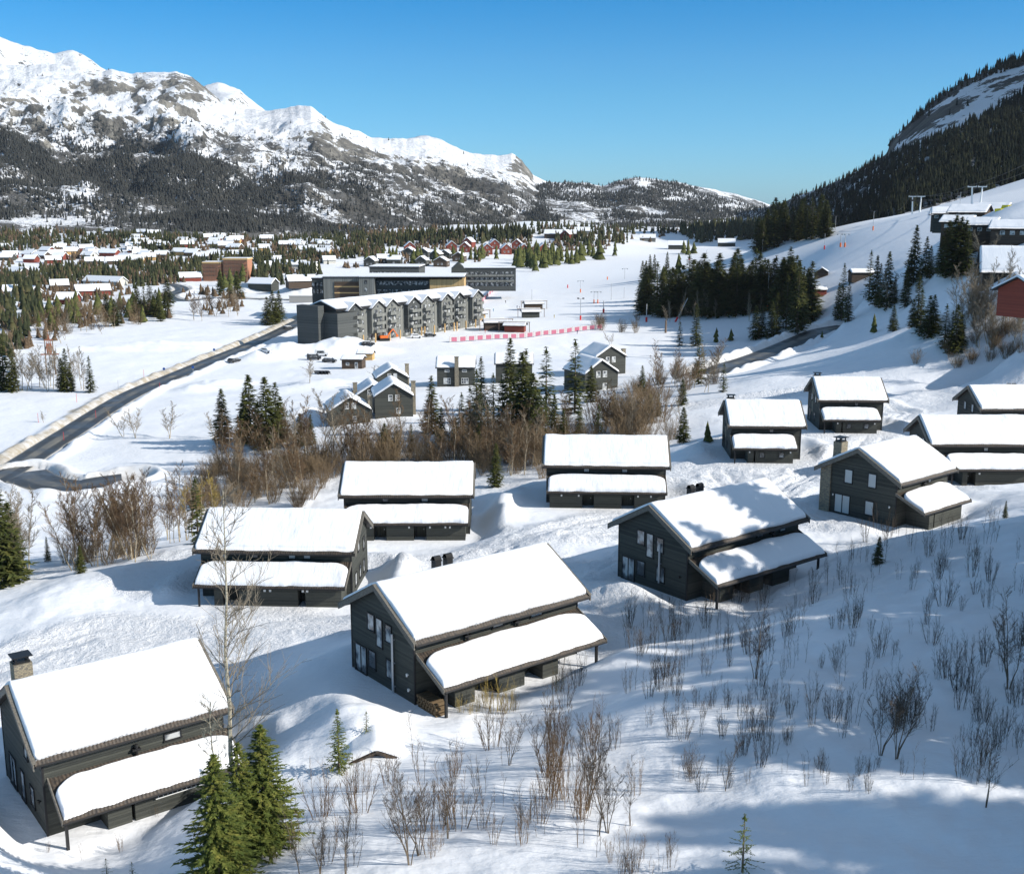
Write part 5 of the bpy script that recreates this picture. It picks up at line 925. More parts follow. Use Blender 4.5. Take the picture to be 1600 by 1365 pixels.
S([(380, 440, 30), (345, 446, 28), (360, 448, 32), (352, 452, 26), (370, 450, 30)], 'spruce in front of the orange building site', 'spruces by the building site', wid=1.1)
for (px, Y, hp, lb) in [(310, 122, 108, 'slender spruce left of the tree-front cabin'), (8, 108, 160, 'broad green spruce at the left picture edge'), (22, 110, 130, 'second spruce behind the one at the left edge'), (127, 108, 46, 'small spruce on the snow crest left'), (75, 128, 42, 'little dark spruce in the shaded dip'), (1372, 88, 46, 'small dark spruce on the slope before the stone pier cabin'), (1570, 96, 30, 'tiny spruce on the shaded crest at the right')]:
    p = W(px, Y); spruce(p, hp * mpx(p), lb, None)
# close spruces with finer twigs
def near_spruce(px, Y, hm, args, label):
    c, t = spruce_mb(*args); p = W(px, Y); o = thing('spruce_tree', label, 'tree', (p.x, p.y, p.z - .1), rot_r(_tr)); s = hm / args[0]; o.scale = (s, s, s)
    link('crown', c.mesh('crown', M['needle_near']), o); link('trunk', t.mesh('trunk', M['bark']), o); return o
near_spruce(345, 47.5, 6.8, (8, 2.7, 48, 13, 26, 901, 0, .02, .38), 'big green spruce left of the bare aspen, reaching the lower picture edge')
near_spruce(415, 51, 6.6, (8, 2.9, 46, 13, 26, 902, 0, .02, .38), 'broad green spruce right of the bare aspen')
near_spruce(380, 50, 6.2, (8, 2.7, 44, 12, 22, 903, 0, .02, .38), 'green spruce wedged between the two big ones under the aspen')
near_spruce(530, 60, 4.0, (6, 1.5, 26, 8, 11, 904, 0, .02, .55), 'young spruce beside the half buried hut')
near_spruce(573, 63, 1.6, (3, .95, 14, 7, 9, 905, 0, .02, .5), 'knee high spruce right of the half buried hut')
near_spruce(1160, 43, 2.7, (3, 1.15, 12, 7, 14, 906, 0, .02, .34), 'dark spruce sapling at the lower picture edge')
near_spruce(457, 50.5, 1.9, (3, .8, 13, 6, 9, 907, 0, .02, .42), 'thin spruce sapling right of the big green spruces')
near_spruce(167, 53, 1.1, (3, 1.2, 11, 6, 8, 908, 0, .02, .42), 'tiny spruce tuft before the ladder cabin')
near_spruce(207, 52, .9, (3, 1.3, 10, 6, 8, 909, 0, .02, .42), 'lowest spruce tuft at the bottom edge')
# the big bare aspen
c, t = bare_mb(18.5, 77, 38, 10, 3, .25, .3, .13, .014, 1, .75); p = W(372, 51); tv = max(t.v, key=lambda q: q[2]); o = thing('aspen_tree', 'tall bare aspen rising above the green spruces', 'tree', (p.x, p.y, p.z - .2), math.pi / 2 - math.atan2(tv[1], tv[0]) + .15); link('crown', c.mesh('crown', M['twig_grey']), o); link('trunk', t.mesh('trunk', M['aspen']), o)
c, t = bare_mb(9, 78, 22, 9, 3, .22, .3, .07, .011, 1, .9); p = W(348, 50); o = thing('aspen_tree', 'thin second aspen leaning among the green spruces', 'tree', (p.x, p.y, p.z - .2), .6); link('crown', c.mesh('crown', M['aspen']), o); link('trunk', t.mesh('trunk', M['aspen']), o)

# ------------------------------------------------------------------ bare birches
rnd = random.Random(41)
def B(poly, n_, h0, h1, label, group, tw='twig', ymin=0, wid=1.):
    many([(x, y, rnd.uniform(h0, h1), ymin) for x, y in inpoly(poly, n_, rnd)], lambda p, h, i: birch(p, h, label, group, tw if rnd.random() < .8 else 'twig_grey', wid=wid))
for i in range(30):
    p = W(rnd.uniform(112, 238), rnd.uniform(112, 132)); birch(p, rnd.uniform(95, 135) * mpx(p), 'bare birch in the dense sunlit stand left of the cabins', 'birches in the stand at the left', wid=1.)
for i in range(8): p = W(rnd.uniform(-5, 45), rnd.uniform(108, 128)); birch(p, rnd.uniform(110, 160) * mpx(p), 'bare birch at the left picture edge', 'birches at the left edge', 'twig_grey')
for i in range(14): p = W(rnd.uniform(238, 345), rnd.uniform(124, 150)); birch(p, rnd.uniform(75, 120) * mpx(p), 'bare yellowish birch behind the tree-front cabin', 'birches behind the tree-front cabin', rnd.choice(('twig', 'twig_yellow')))
B([(330, 705), (560, 690), (850, 690), (850, 742), (760, 750), (740, 735), (540, 735), (470, 790), (350, 790)], 84, 60, 92, 'bare birch in the brown woods behind the cabin field', 'birches in the woods behind the cabins', wid=1.15)
B([(760, 690), (1000, 640), (1060, 640), (1080, 700), (1000, 690), (850, 740), (760, 745)], 26, 45, 75, 'bare birch in the woods right of the dark spruces', 'birches right of the dark spruces', wid=1.1)
B([(980, 590), (1120, 575), (1110, 612), (1040, 640), (980, 640)], 22, 34, 56, 'bare birch on the bank below the plowed road', 'birches below the plowed road', wid=1.2)
B([(25, 606), (135, 600), (135, 614), (25, 616)], 16, 46, 76, 'bare birch beside the timber pole frame', 'birches beside the pole frame', 'twig_grey')
B([(1470, 500), (1600, 470), (1600, 545), (1520, 555)], 34, 60, 92, 'bare birch on the slope under the right chalets', 'birches under the right chalets', 'twig_grey')
B([(300, 492), (378, 480), (378, 500), (300, 503)], 16, 26, 42, 'bare birch in the small grove across the snowfield', 'birches across the snowfield', wid=1.2)
B([(1040, 494), (1200, 488), (1200, 505), (1040, 512)], 16, 30, 44, 'slim bare birch in front of the piste grove', 'birches in front of the piste grove', 'twig_grey', wid=.8)
B([(40, 520), (160, 500), (260, 500), (160, 524), (60, 545)], 22, 22, 38, 'bare birch in the mixed grove beyond the snowfield', 'birches in the mixed grove', wid=1.3)
for (x, y, h, lb) in [(193, 682, 46, 'leftmost of the three round bare trees by the road'), (212, 684, 52, 'middle of the three round bare trees by the road'), (265, 685, 54, 'rightmost of the three round bare trees by the road'), (333, 685, 48, 'bare tree left of the spruce clump'), (588, 602, 34, 'small bare tree behind the hindmost cabin of four'), (484, 598, 40, 'bare tree near the parked snowmobiles'), (955, 540, 22, 'round frosted bare tree at the fence end'), (68, 660, 18, 'little bare bush tree beside the main road'), (1390, 480, 60, 'pale bare tree on the slope below the lodges'), (1545, 420, 60, 'bare tree beside the big dark chalet')]:
    p = G(x, y); birch(p, h * mpx(p), lb, None, 'twig_grey', v=1, wid=1.5)
# thickets: countable bushes
def TB(poly, n_, h0, h1, label, group):
    def f(p, h, i): v = rnd.randrange(3); s = h / 4.5; return tag(link('thicket_bush', THK[v], None, (p.x, p.y, p.z), (0, 0, rot_r(_tr)), (s * 1.6, s * 1.6, s)), label, 'bush', group)
    many([(x, y, rnd.uniform(h0, h1)) for x, y in inpoly(poly, n_, rnd)], f)
TB([(300, 745), (560, 705), (860, 700), (1000, 660), (1060, 690), (850, 748), (530, 740), (470, 795), (300, 800)], 140, 26, 46, 'brown leafless thicket bush in the woods behind the cabin field', 'thicket behind the cabins')
TB([(480, 730), (560, 700), (860, 690), (1000, 640), (1050, 670), (850, 735), (560, 735)], 44, 48, 66, 'tall brown leafless bush between the spruces of the hollow', 'tall bushes in the hollow')
TB([(960, 600), (1120, 580), (1120, 615), (1000, 635)], 26, 16, 30, 'brown leafless thicket bush on the bank below the plowed road', 'thicket below the plowed road')
TB([(105, 895), (240, 868), (240, 850), (105, 880)], 14, 30, 50, 'dark thicket bush at the foot of the birch stand', 'thicket in the birch stand')
TB([(1390, 580), (1500, 545), (1600, 500), (1600, 560), (1480, 575)], 22, 16, 30, 'leafless bush on the bank under the chalets', 'thicket under the chalets')
TB([(920, 505), (1000, 500), (1000, 520), (920, 520)], 9, 12, 22, 'low leafless bush beside the safety fence end', 'bushes at the fence end')
TB([(0, 505), (250, 480), (265, 505), (160, 515), (0, 545)], 34, 16, 28, 'low brown bush in the mixed grove', 'bushes in the mixed grove')

# ------------------------------------------------------------------ shrubs on the near slope
rnd = random.Random(51)
def SH(lst, label, group, key='dark', v=None):
    many(lst, lambda p, h, i: shrub(p, h, label, group, key, v))
L_ = []
for (cx, cy_, n_, sx2, sy2, h0, h1) in [(1150, 950, 12, 60, 18, 40, 80), (1290, 935, 8, 40, 18, 40, 75), (1440, 850, 16, 60, 16, 34, 66), (1350, 900, 12, 40, 30, 40, 80), (1560, 930, 9, 40, 60, 50, 90), (1040, 1000, 12, 40, 35, 50, 90), (1180, 1010, 12, 60, 35, 50, 90), (1330, 1020, 10, 60, 30, 40, 80), (1060, 1100, 16, 50, 40, 50, 90), (1190, 1120, 14, 50, 35, 50, 95), (1310, 1110, 12, 45, 25, 60, 110), (1400, 1130, 10, 40, 30, 60, 120), (1500, 1080, 10, 50, 40, 50, 100), (1570, 1160, 8, 30, 40, 60, 110), (1120, 1200, 9, 60, 30, 40, 80), (1240, 1210, 5, 60, 20, 40, 70), (1350, 1230, 4, 30, 15, 50, 70), (1010, 1060, 10, 20, 40, 50, 90), (880, 1080, 9, 30, 25, 50, 90), (1530, 1230, 4, 25, 25, 80, 130), (1370, 970, 8, 80, 20, 30, 60)]:
    for _ in range(n_): L_.append((min(1598, rnd.gauss(cx, sx2 * .8)), rnd.gauss(cy_, sy2 * .8), rnd.uniform(h0, h1) * .85))
L_ += [(x, y, rnd.uniform(26, 74)) for x, y in inpoly([(960, 1010), (1130, 925), (1300, 880), (1600, 830), (1600, 1180), (1400, 1230), (1000, 1230)], 84, rnd)]
SH(L_, 'dark leafless shrub poking from the shaded snow slope', 'shrubs on the shaded slope')
L_ = [(x, y, rnd.uniform(60, 130)) for x, y in inpoly([(450, 1240), (620, 1190), (1000, 1130), (1020, 1260), (960, 1340), (450, 1360)], 62, rnd)] + [(x, y, rnd.uniform(50, 80)) for x, y in inpoly([(950, 1330), (1110, 1340), (1110, 1375), (950, 1375)], 12, rnd)]
SH(L_, 'thin brown shrub in the sunlit snow below the centre cabin', 'shrubs below the centre cabin', 'brown')
SH([(762, 1108, 56), (775, 1112, 66), (748, 1112, 46), (792, 1112, 60), (720, 1112, 34), (735, 1115, 30), (805, 1110, 40), (872, 1080, 40)], 'yellow leafless willow bush against the centre cabin lean-to', 'yellow willow bushes', 'yellow', 4)
SH([(430, 1345, 40), (130, 1340, 40), (190, 1325, 46), (245, 1275, 30), (190, 1330, 40), (75, 1330, 26)], 'little shrub before the bottom left cabin', 'shrubs before the bottom left cabin', 'brown')
rs_ = [bare_mb(5, 600 + i, 12, 9, 3, .33, .25, .028, .0055, (4, 2, 5)[i], 1.3) for i in range(3)]
for (cc, tt_), nm in zip(rs_, 'abc'): pass
SAP = [(c.mesh('crown', M['twig_dark']), t.mesh('trunk', M['bark'])) for c, t in rs_]
for (x, y, h, v, lb) in [(640, 1350, 190, 2, 'many stemmed bare sapling at the lower edge left of centre'), (655, 1335, 170, 0, 'forked bare sapling beside the many stemmed one'), (700, 1310, 150, 1, 'slim bare sapling right of the forked one'), (795, 1195, 100, 0, 'bare sapling below the yellow willows'), (862, 1245, 150, 1, 'tall bare sapling in the middle of the thin shrubs'), (838, 1180, 90, 0, 'small bare sapling behind the tall middle one'), (935, 1305, 130, 1, 'bare sapling on the sunlit streak'), (918, 1265, 160, 2, 'bushy bare sapling above the sunlit streak'), (950, 1300, 170, 0, 'bare sapling with long side branches'), (985, 1290, 110, 1, 'last bare sapling before the shaded slope'), (815, 1300, 70, 0, 'small bare sapling near the sunlit ripples'), (1180, 1060, 130, 2, 'dark bare sapling below the shaded crest'), (1400, 1185, 160, 2, 'big dark bare sapling in the middle of the shaded slope'), (1375, 1180, 140, 0, 'bare sapling left of the big dark one'), (1575, 1075, 170, 2, 'bushy dark sapling near the right edge'), (1605, 1075, 160, 0, 'dark sapling cut by the right edge'), (1132, 1235, 100, 1, 'leaning bare sapling on the shaded slope'), (1540, 1260, 150, 1, 'thin bare sapling at the lower right'), (470, 1370, 130, 1, 'thin sapling right of the green spruces'), (540, 1370, 150, 1, 'tall thin sapling at the lower edge'), (500, 1365, 120, 0, 'bushy sapling at the lower edge')]:
    p = G(x, y); hh = h * mpx(p) / 5; o = thing('bare_sapling', lb, 'sapling', (p.x, p.y, p.z - .05), rot_r(_tr), None, (hh, hh, hh)); link('crown', SAP[v][0], o); link('trunk', SAP[v][1], o)
# forest on the hillside to the right, uphill of the near slope; its shade falls over the slope
rnd = random.Random(66)
for i in range(84):
    cc_ = rnd.uniform(34, 101); t_ = rnd.expovariate(1 / 16.); X0 = (cc_ * .956 ) * .5 + 8; X = max(X0, 33) + min(t_, 50); Y = (cc_ - .292 * X) / .956
    if X < .56 * Y + 5: X = .56 * Y + 5 + rnd.uniform(0, 6)
    xe = rnd.uniform(6, 20) if cc_ < 64 else rnd.uniform(-4, 18); h = (X - xe) * .58 + float(tps(xe, (cc_ - .292 * xe) / .956)) - gz(X, max(Y, 14))
    if h < 5 or h > 27 or (cc_ > 82 and rnd.random() < .45): continue
    spruce((X, Y, gz(X, max(Y, 14))), h, 'tall spruce uphill beyond the right picture edge', 'spruces beyond the right edge', wid=1.15, off=True)
SPQ.sort(key=lambda q: -(9e9 if q[6] or q[3] is None else q[1] / (q[0].y + 1e-3)))
for q in SPQ[:298]: spruce_now(*q)
q = SPQ[298:]; forest('forest', 'small far spruces too many to count along the piste edge and snowfields', np.array([tuple(a[0]) for a in q]), np.array([a[1] for a in q]), M['needle'], 1.35, LT, 12)

# ------------------------------------------------------------------ piste furniture
def mast(px, base, top, name, label, pad=None, head=None, r=.12, group='lamp masts and lift poles on the piste', lean=0):
    p = G(px, base, 150); h = (base - top) * mpx(p); t = thing(name, label, 'mast', p, 0, group)
    m_ = MB(); m_.tube((0, 0, -.5), (lean * h, 0, h), r, r * .7, 8); obj('pole', m_, M['galv' if pad != 'wood' else 'creosote'], t)
    if pad in ('redpaint', 'orange'): m_ = MB(); m_.tube((0, 0, 0), (lean * 2, 0, 2.0), r + .2, r + .2, 10); obj('crash_pad', m_, M[pad], t)
    if head == 'lamp':
        m_ = MB(); m_.box(-1.3, 1.3, -.06, .06, h - .1, h + .0); m_.box(-1.6, -.7, -.25, .25, h + .002, h + .45); m_.box(.7, 1.6, -.25, .25, h + .002, h + .45); obj('lamp_head', m_, M['black'], t)
    if head == 'tbar': m_ = MB(); m_.box(-1.7, 1.7, -.12, .12, h - .05, h + .15); m_.tube((-1.6, -.1, h - .2), (-1.6, .1, h - .2), .3, .3, 10); m_.tube((1.6, -.1, h - .2), (1.6, .1, h - .2), .3, .3, 10); obj('wheel_arm', m_, M['galv'], t)
    return t
for a in [(907, 500, 467, 'floodlight_mast', 'double headed floodlight mast with red pad on the lower piste', 'redpaint', 'lamp', .16), (907, 457, 439, 'lift_mast', 'T-bar mast with orange pad above the floodlight mast', 'orange', 'tbar'), (976, 436, 420, 'lift_mast', 'T-bar mast at the grove upper left corner', None, 'tbar'), (955, 469, 443, 'lamp_mast', 'thin dark pole between the T-bar masts', None, None), (928, 474, 456, 'lift_mast', 'left one of the paired masts with orange pads', 'orange', 'tbar'), (934, 474, 456, 'lift_mast', 'right one of the paired masts with orange pads', 'orange', 'tbar'),
          (943, 489, 470, 'snow_gun', 'snow lance with red pad right of the floodlight mast', 'redpaint', None, .3), (1010, 503, 475, 'lamp_mast', 'pale pole with red pad at the left end of the grove', 'redpaint', None, .25), (975, 466, 449, 'lamp_mast', 'thin pole left of the grove', None, None), (1040, 520, 500, 'marker_post', 'weathered timber post before the grove', 'wood', None, .45), (831, 470, 452, 'lamp_mast', 'thin pole beside the lift station', None, None), (1077, 406, 396, 'snow_gun', 'red padded snow gun on the far piste', 'redpaint', None, .3), (887, 450, 446, 'marker_post', 'little red marker on the lower piste', 'redpaint', None), (949, 437, 433, 'marker_post', 'orange marker low on the piste', 'orange', None),
          (1364, 360, 331, 'floodlight_mast', 'floodlight mast on the upper piste with orange pad', 'orange', 'lamp'), (1288, 390, 365, 'lamp_mast', 'pole with red pad on the upper piste', 'redpaint', None), (1313, 386, 366, 'lift_mast', 'left orange footed lift mast on the upper piste', 'orange', 'tbar', .2), (1320, 386, 366, 'lift_mast', 'right orange footed lift mast on the upper piste', 'orange', 'tbar', .2), (1191, 395, 375, 'lamp_mast', 'thin pole left of the sunlit spruce clump', None, None), (1305, 360, 338, 'floodlight_mast', 'floodlight mast beyond the snow jump', None, 'lamp'), (1199, 485, 428, 'lamp_mast', 'tall pole with orange pad inside the grove', 'orange', None, .2), (1233, 486, 462, 'lamp_mast', 'short pole with red pad at the grove right end', 'redpaint', None, .2), (1500, 320, 300, 'lamp_mast', 'thin mast behind the brown lodges', None, None)]:
    mast(*a[:5], pad=a[5], head=a[6], r=a[7] if len(a) > 7 else .12)
mast(1055, 503, 466, 'snow_gun', 'leaning snow lance with red foot before the grove', 'redpaint', None, .2, lean=.5); mast(1183, 484, 468, 'snow_gun', 'leaning snow lance with orange foot in the grove', 'orange', None, .18, lean=-.35); mast(1101, 402, 390, 'snow_gun', 'small leaning snow lance on the far piste', None, None, .18, lean=.3)
# chair lift pylons and cable
tops = []
for px, base, top, lb in [(1431, 333, 311, 'lower double armed chair lift pylon'), (1525, 318, 296, 'upper double armed chair lift pylon near the hillside')]:
    p = G(px, base, 300); h = (base - top) * mpx(p) * 1.12; t = thing('lift_pylon', lb, 'lift pylon', p, R(-20), 'chair lift pylons')
    for s in (-1, 1):
        m_ = MB(); m_.tube((s * 1.8, 0, -1), (s * 2.2, 0, h), .45, .3, 8); obj('column', m_, M['white'], t); m_ = MB(); m_.box(s * 2.2 - 2.0, s * 2.2 + 2.0, -.3, .3, h + .002, h + .5); obj('crossarm', m_, M['white'], t)
        for q in (-1.8, 1.8): m_ = MB(); m_.box(s * 2.2 + q - .15, s * 2.2 + q + .15, -1.6, 1.6, h + .502, h + .9); obj('wheel_battery', m_, M['galv'], t)
    tops.append(p + Vector((0, 0, h + .9)))
pts = [tops[0] + (tops[0] - tops[1]) * .25 + Vector((0, 0, -7)), tops[0], tops[1], tops[1] + (tops[1] - tops[0]) * 1.1 + Vector((0, 0, 10))]
for off in (-3.6, 3.6):
    m_ = MB()
    for a, b in zip(pts[:-1], pts[1:]):
        for i in range(8):
            f = lambda t: a.lerp(b, t) + Vector((off, 0, -3.0 * 4 * t * (1 - t) * .6)); m_.tube(f(i / 8), f((i + 1) / 8), .09, .09, 4, False)
    tag(obj('lift_cable', m_, M['black']), 'chair lift cable strung over the pylons, %s strand' % ('left' if off < 0 else 'right'), 'cable')
m_ = MB(); m_.tube((0, 0, 0), (0, 0, -2.2), .06, .06, 5); m_.box(-1.1, 1.1, -.3, .3, -3.1, -2.95); m_.box(-1.1, 1.1, .25, .35, -2.95, -2.2); m_.tube((-1.1, 0, -2.2), (1.1, 0, -2.2), .05, .05, 5); chair = m_.mesh('lift_chair', M['black'])
for i in range(9):
    t = (i + .5) / 9; q = tops[0].lerp(tops[1], t) + Vector((-3.6, 0, -7.2 * t * (1 - t) + .1)); tag(link('lift_chair', chair, None, q), 'empty chair hanging from the lift cable between the pylons', 'lift chair', 'chairs on the lift cable')
# yellow machine by the lodges
p = at(1577, 336, 352); t = thing('snow_groomer', 'yellow snow groomer parked beside the brown lodges', 'snow groomer', p, R(10))
m_ = MB(); m_.prism([(-4, .7), (4, .7), (4, 1.9), (1, 2.0), (.6, 3.0), (-1.6, 3.0), (-2, 2.0), (-4, 1.9)], 'y', -1.6, 1.6); obj('body', m_, M['yellow'], t); m_ = MB(); m_.box(-1.4, .5, -1.65, -1.602, 2.05, 2.8); m_.box(-3.6, -2.4, -1.65, -1.602, 1.1, 1.6); m_.box(1.2, 3.6, -1.65, -1.602, 1.1, 1.6); obj('side_window', m_, M['black'], t); m_ = MB(); m_.box(-3.6, 3.6, -2.4, -1.7, -.6, .65); m_.box(-3.6, 3.6, 1.7, 2.4, -.6, .65); obj('track', m_, M['rubber'], t); m_ = MB(); m_.box(4.0, 4.3, -2.6, 2.6, -.1, 1.3); obj('blade', m_, M['black'], t)
# fences
def fence(name, label, a, b, n_, h, panel):
    A = G(a[0], a[1], 200); Bv = G(b[0], b[1], 200); t = thing(name, label, 'fence', A); d = Bv - A
    for i in range(n_):
        p0 = d * (i / n_); p1 = d * ((i + 1) / n_); z0 = gz(A.x + p0.x, A.y + p0.y) - A.z; z1 = gz(A.x + p1.x, A.y + p1.y) - A.z; u = Vector((d.y, -d.x, 0)).normalized() * .04
        def wall_(t0, t1, za, zb, m_, nm, k):
            q0 = p0.lerp(p1, t0); q1 = p0.lerp(p1, t1); mb_ = MB(); c_ = [(q0 + u * k), (q1 + u * k), (q1 + u * (k + 1)), (q0 + u * (k + 1))]; zz = [z0, z1, z1, z0]; i0 = len(mb_.v)
            mb_.v += [(c.x, c.y, z + za) for c, z in zip(c_, zz)] + [(c.x, c.y, z + zb) for c, z in zip(c_, zz)]
            for f in ((3, 2, 1, 0), (4, 5, 6, 7), (0, 1, 5, 4), (1, 2, 6, 5), (2, 3, 7, 6), (3, 0, 4, 7)): mb_.f.append(f); mb_.mi.append(0)
            obj(nm, mb_, M[m_], t)
        wall_(.02, .98, .25, h, 'net', 'netting', 0)
        if panel: wall_(.25, .85, .35, h - .2, 'pink', 'pink_panel', 1.1)
        m_ = MB(); m_.tube((p0.x, p0.y, z0 - .3), (p0.x, p0.y, z0 + h + .15), .07, .07, 6); obj('post', m_, M['galv'], t)
fence('safety_fence', 'long safety fence with pink panels across the lower piste', (702, 535), (942, 514), 19, 2.1, True); fence('safety_fence', 'second safety fence running uphill beside the gabled building', (752, 474), (786, 443), 10, 2.4, True)
# lift station huts and frames
for (px, y, l, w_, h, yaw, m_, lb) in [(833, 483, 9, 5, 3, 10, 'wall_brown', 'upper timber hut of the lift station'), (829, 496, 8, 5, 3, 5, 'wall', 'lower dark hut of the lift station'), (805, 518, 8, 5, 2.8, -10, 'wall_red', 'dark red ticket hut near the safety fence'), (774, 515, 9, 6, 3.2, 8, 'wall_brown', 'brown hut between the gabled building and the ticket hut'), (742, 500, 8, 5, 3, 30, 'timber', 'pale timber shelter at the far end of the gabled building')]:
    p = G(px, y, 300); t = house('lift_hut', lb, 'hut', p, R(yaw), w_, l, h, h + 1, m_, None, snow=.4, ov=.8)
    fr = MB()
    for x in (-l / 2 - 2.2, l / 2 + 2.2): fr.box(x - .12, x + .12, -w_ / 2 - .1, -w_ / 2 + .1, -.5, h + 1.2)
    fr.box(-l / 2 - 2.5, l / 2 + 2.5, -w_ / 2 - .1, -w_ / 2 + .1, h + 1.202, h + 1.45); obj('timber_frame', fr, M['creosote'], t)
# people near the lift: standing skiers
def person_mesh():
    me = bpy.data.meshes.new('person'); J = [(0, 0, .95), (0, 0, 1.2), (0, 0, 1.42), (0, 0, 1.54), (0, .01, 1.68), (.1, 0, .9), (.13, .03, .5), (.15, 0, .06), (.15, -.14, .03), (-.1, 0, .9), (-.13, -.05, .5), (-.15, .03, .06), (-.15, -.11, .03), (.2, 0, 1.4), (.3, -.03, 1.14), (.34, -.2, .98), (-.2, 0, 1.4), (-.3, -.03, 1.14), (-.34, -.2, .98)]
    Ed = [(0, 1), (1, 2), (2, 3), (3, 4), (0, 5), (5, 6), (6, 7), (7, 8), (0, 9), (9, 10), (10, 11), (11, 12), (2, 13), (13, 14), (14, 15), (2, 16), (16, 17), (17, 18)]; Rr = [.17, .17, .16, .06, .12, .1, .07, .055, .05, .1, .07, .055, .05, .075, .055, .045, .075, .055, .045]
    me.from_pydata(J, Ed, []); o = bpy.data.objects.new('tmp', me); C.objects.link(o); md = o.modifiers.new('s', 'SKIN')
    for sv, r_ in zip(me.skin_vertices[0].data, Rr): sv.radius = (r_, r_ * .8)
    me.skin_vertices[0].data[0].use_root = True; o.modifiers.new('d', 'SUBSURF').levels = 1
    dg = bpy.context.evaluated_depsgraph_get(); m2 = bpy.data.meshes.new_from_object(o.evaluated_get(dg)); bpy.data.objects.remove(o); return m2
pm = person_mesh(); cols = [(.03, .05, .12), (.35, .04, .03), (.04, .04, .04), (.05, .2, .3), (.4, .3, .05)]
pms = []
for c_ in cols: q = pm.copy(); q.materials.clear(); q.materials.append(mat('ski_suit', c_, .8)); pms.append(q)
for i, (px, y, lb) in enumerate([(808, 482, 'dark blue skier standing left of the upper lift hut'), (812, 483, 'red clad skier beside the blue one at the lift hut'), (790, 474, 'black clad skier alone left of the lift station'), (771, 487, 'turquoise clad skier below the safety fence'), (866, 497, 'yellow clad skier right of the lower lift hut'), (902, 522, 'dark blue skier walking by the long fence'), (758, 521, 'red clad skier near the gabled building end')]):
    p = G(px, y, 300); o = tag(link('person', pms[i % 5], None, (p.x, p.y, p.z), (0, 0, i * 1.3)), lb, 'person')
# cars
def car(p, yaw, paint, label, van=False):
    t = thing('parked_car', label, 'car', p, yaw); L = 2.3; m_ = MB()
    prof = [(-L, .35), (L, .35), (L, .85), (1.35, 1.0), (.75, 1.5), (-1.5, 1.55), (-L + .05, 1.0)] if not van else [(-L, .35), (L, .35), (L, 1.0), (1.6, 1.15), (1.1, 1.95), (-L + .1, 2.0), (-L, 1.1)]
    m_.prism(prof, 'y', -.88, .88); obj('body', m_, M[paint], t); zt_ = 1.42 if not van else 1.8
    for s in (-1, 1): m_ = MB(); m_.prism([(-1.5, 1.03), (1.1, 1.03), (.72, zt_), (-1.35, zt_)], 'y', s * .885 - .01, s * .885 + .01); obj('side_window', m_, M['glass'], t)
    m_ = MB(); m_.prism([(-1.9, zt_ + .14), (.7, zt_ + .1), (.6, zt_ + .2), (-1.8, zt_ + .22)], 'y', -.75, .75); obj('snow_cover', m_, M['roof_snow'], t)
    for x in (-1.4, 1.4):
        for s in (-1, 1): m_ = MB(); m_.tube((x, s * .9, .33), (x, s * .72, .33), .33, .33, 14); m_.tube((x, s * .72, .33), (x, s * .9, .33), .33, .33, 14); w_ = obj('wheel', m_, M['rubber'], t)
    for s in (-1, 1): m_ = MB(); m_.box(L - .02, L + .03, s * .7 - .18, s * .7 + .18, .62, .8); obj('headlight', m_, M['white'], t)
for (px, y, yw, pt, lb, vn_) in [(491, 562, 5, 'carblack', 'black van leftmost of the parked cars', True), (503, 556, 0, 'carwhite', 'white van behind the black van', True), (515, 566, -8, 'carblack', 'black car right of the parked vans', False), (417, 552, -30, 'carwhite', 'white car beside the snow heap at the road', False), (366, 566, 62, 'carblack', 'dark car driving off the main road', False), (575, 540, 10, 'carblack', 'dark car before the gabled building', False), (451, 515, 48, 'carblack', 'dark car on the main road far up', False), (650, 528, 10, 'carwhite', 'pale car parked under the gabled bays', False), (672, 526, 10, 'carblack', 'dark car parked under the gabled bays', False), (545, 437, 20, 'carblack', 'black car behind the snow heap by the hotel', False)]:
    car(G(px, y, 200), R(yw), pt, lb, vn_)
p = G(600, 532, 300); t = thing('excavator', 'orange excavator standing before the gabled building', 'excavator', p, R(20)); m_ = MB(); m_.box(-1.6, 1.4, -1.2, 1.2, 1.0, 2.0); obj('body', m_, M['orange'], t); m_ = MB(); m_.box(-.2, 1.2, -1.1, .1, 2.002, 3.3); obj('cab', m_, M['glass'], t); m_ = MB(); m_.tube((1.3, .5, 1.6), (3.6, .5, 4.2), .25, .2, 6); m_.tube((3.6, .5, 4.2), (5.2, .5, 2.0), .2, .15, 6); m_.box(4.8, 5.6, .1, .9, 1.2, 2.0); obj('arm', m_, M['orange'], t)
for s in (-1, 1): m_ = MB(); m_.box(-1.9, 1.9, s * 1.3 - .3, s * 1.3 + .3, 0, .95); obj('track', m_, M['rubber'], t)
m_ = MB(); m_.prism([(-1.3, .3), (1.2, .3), (1.5, .6), (.5, 1.0), (-1.3, .85)], 'y', -.35, .35); sm = m_.mesh('body', M['carblack']); m_ = MB(); m_.box(-1.2, .4, -.22, .22, 0, .29); m_.box(.7, 1.6, -.5, -.3, .0, .08); m_.box(.7, 1.6, .3, .5, .0, .08); st = m_.mesh('track', M['rubber'])
for i in range(4): p = G(496 + i * 5, 584, 200); o = thing('snowmobile', 'black snowmobile in the row of four on the open snow, number %s from the left' % ('one', 'two', 'three', 'four')[i], 'snowmobile', p, R(-50), 'snowmobiles in a row'); link('body', sm, o); link('track', st, o)
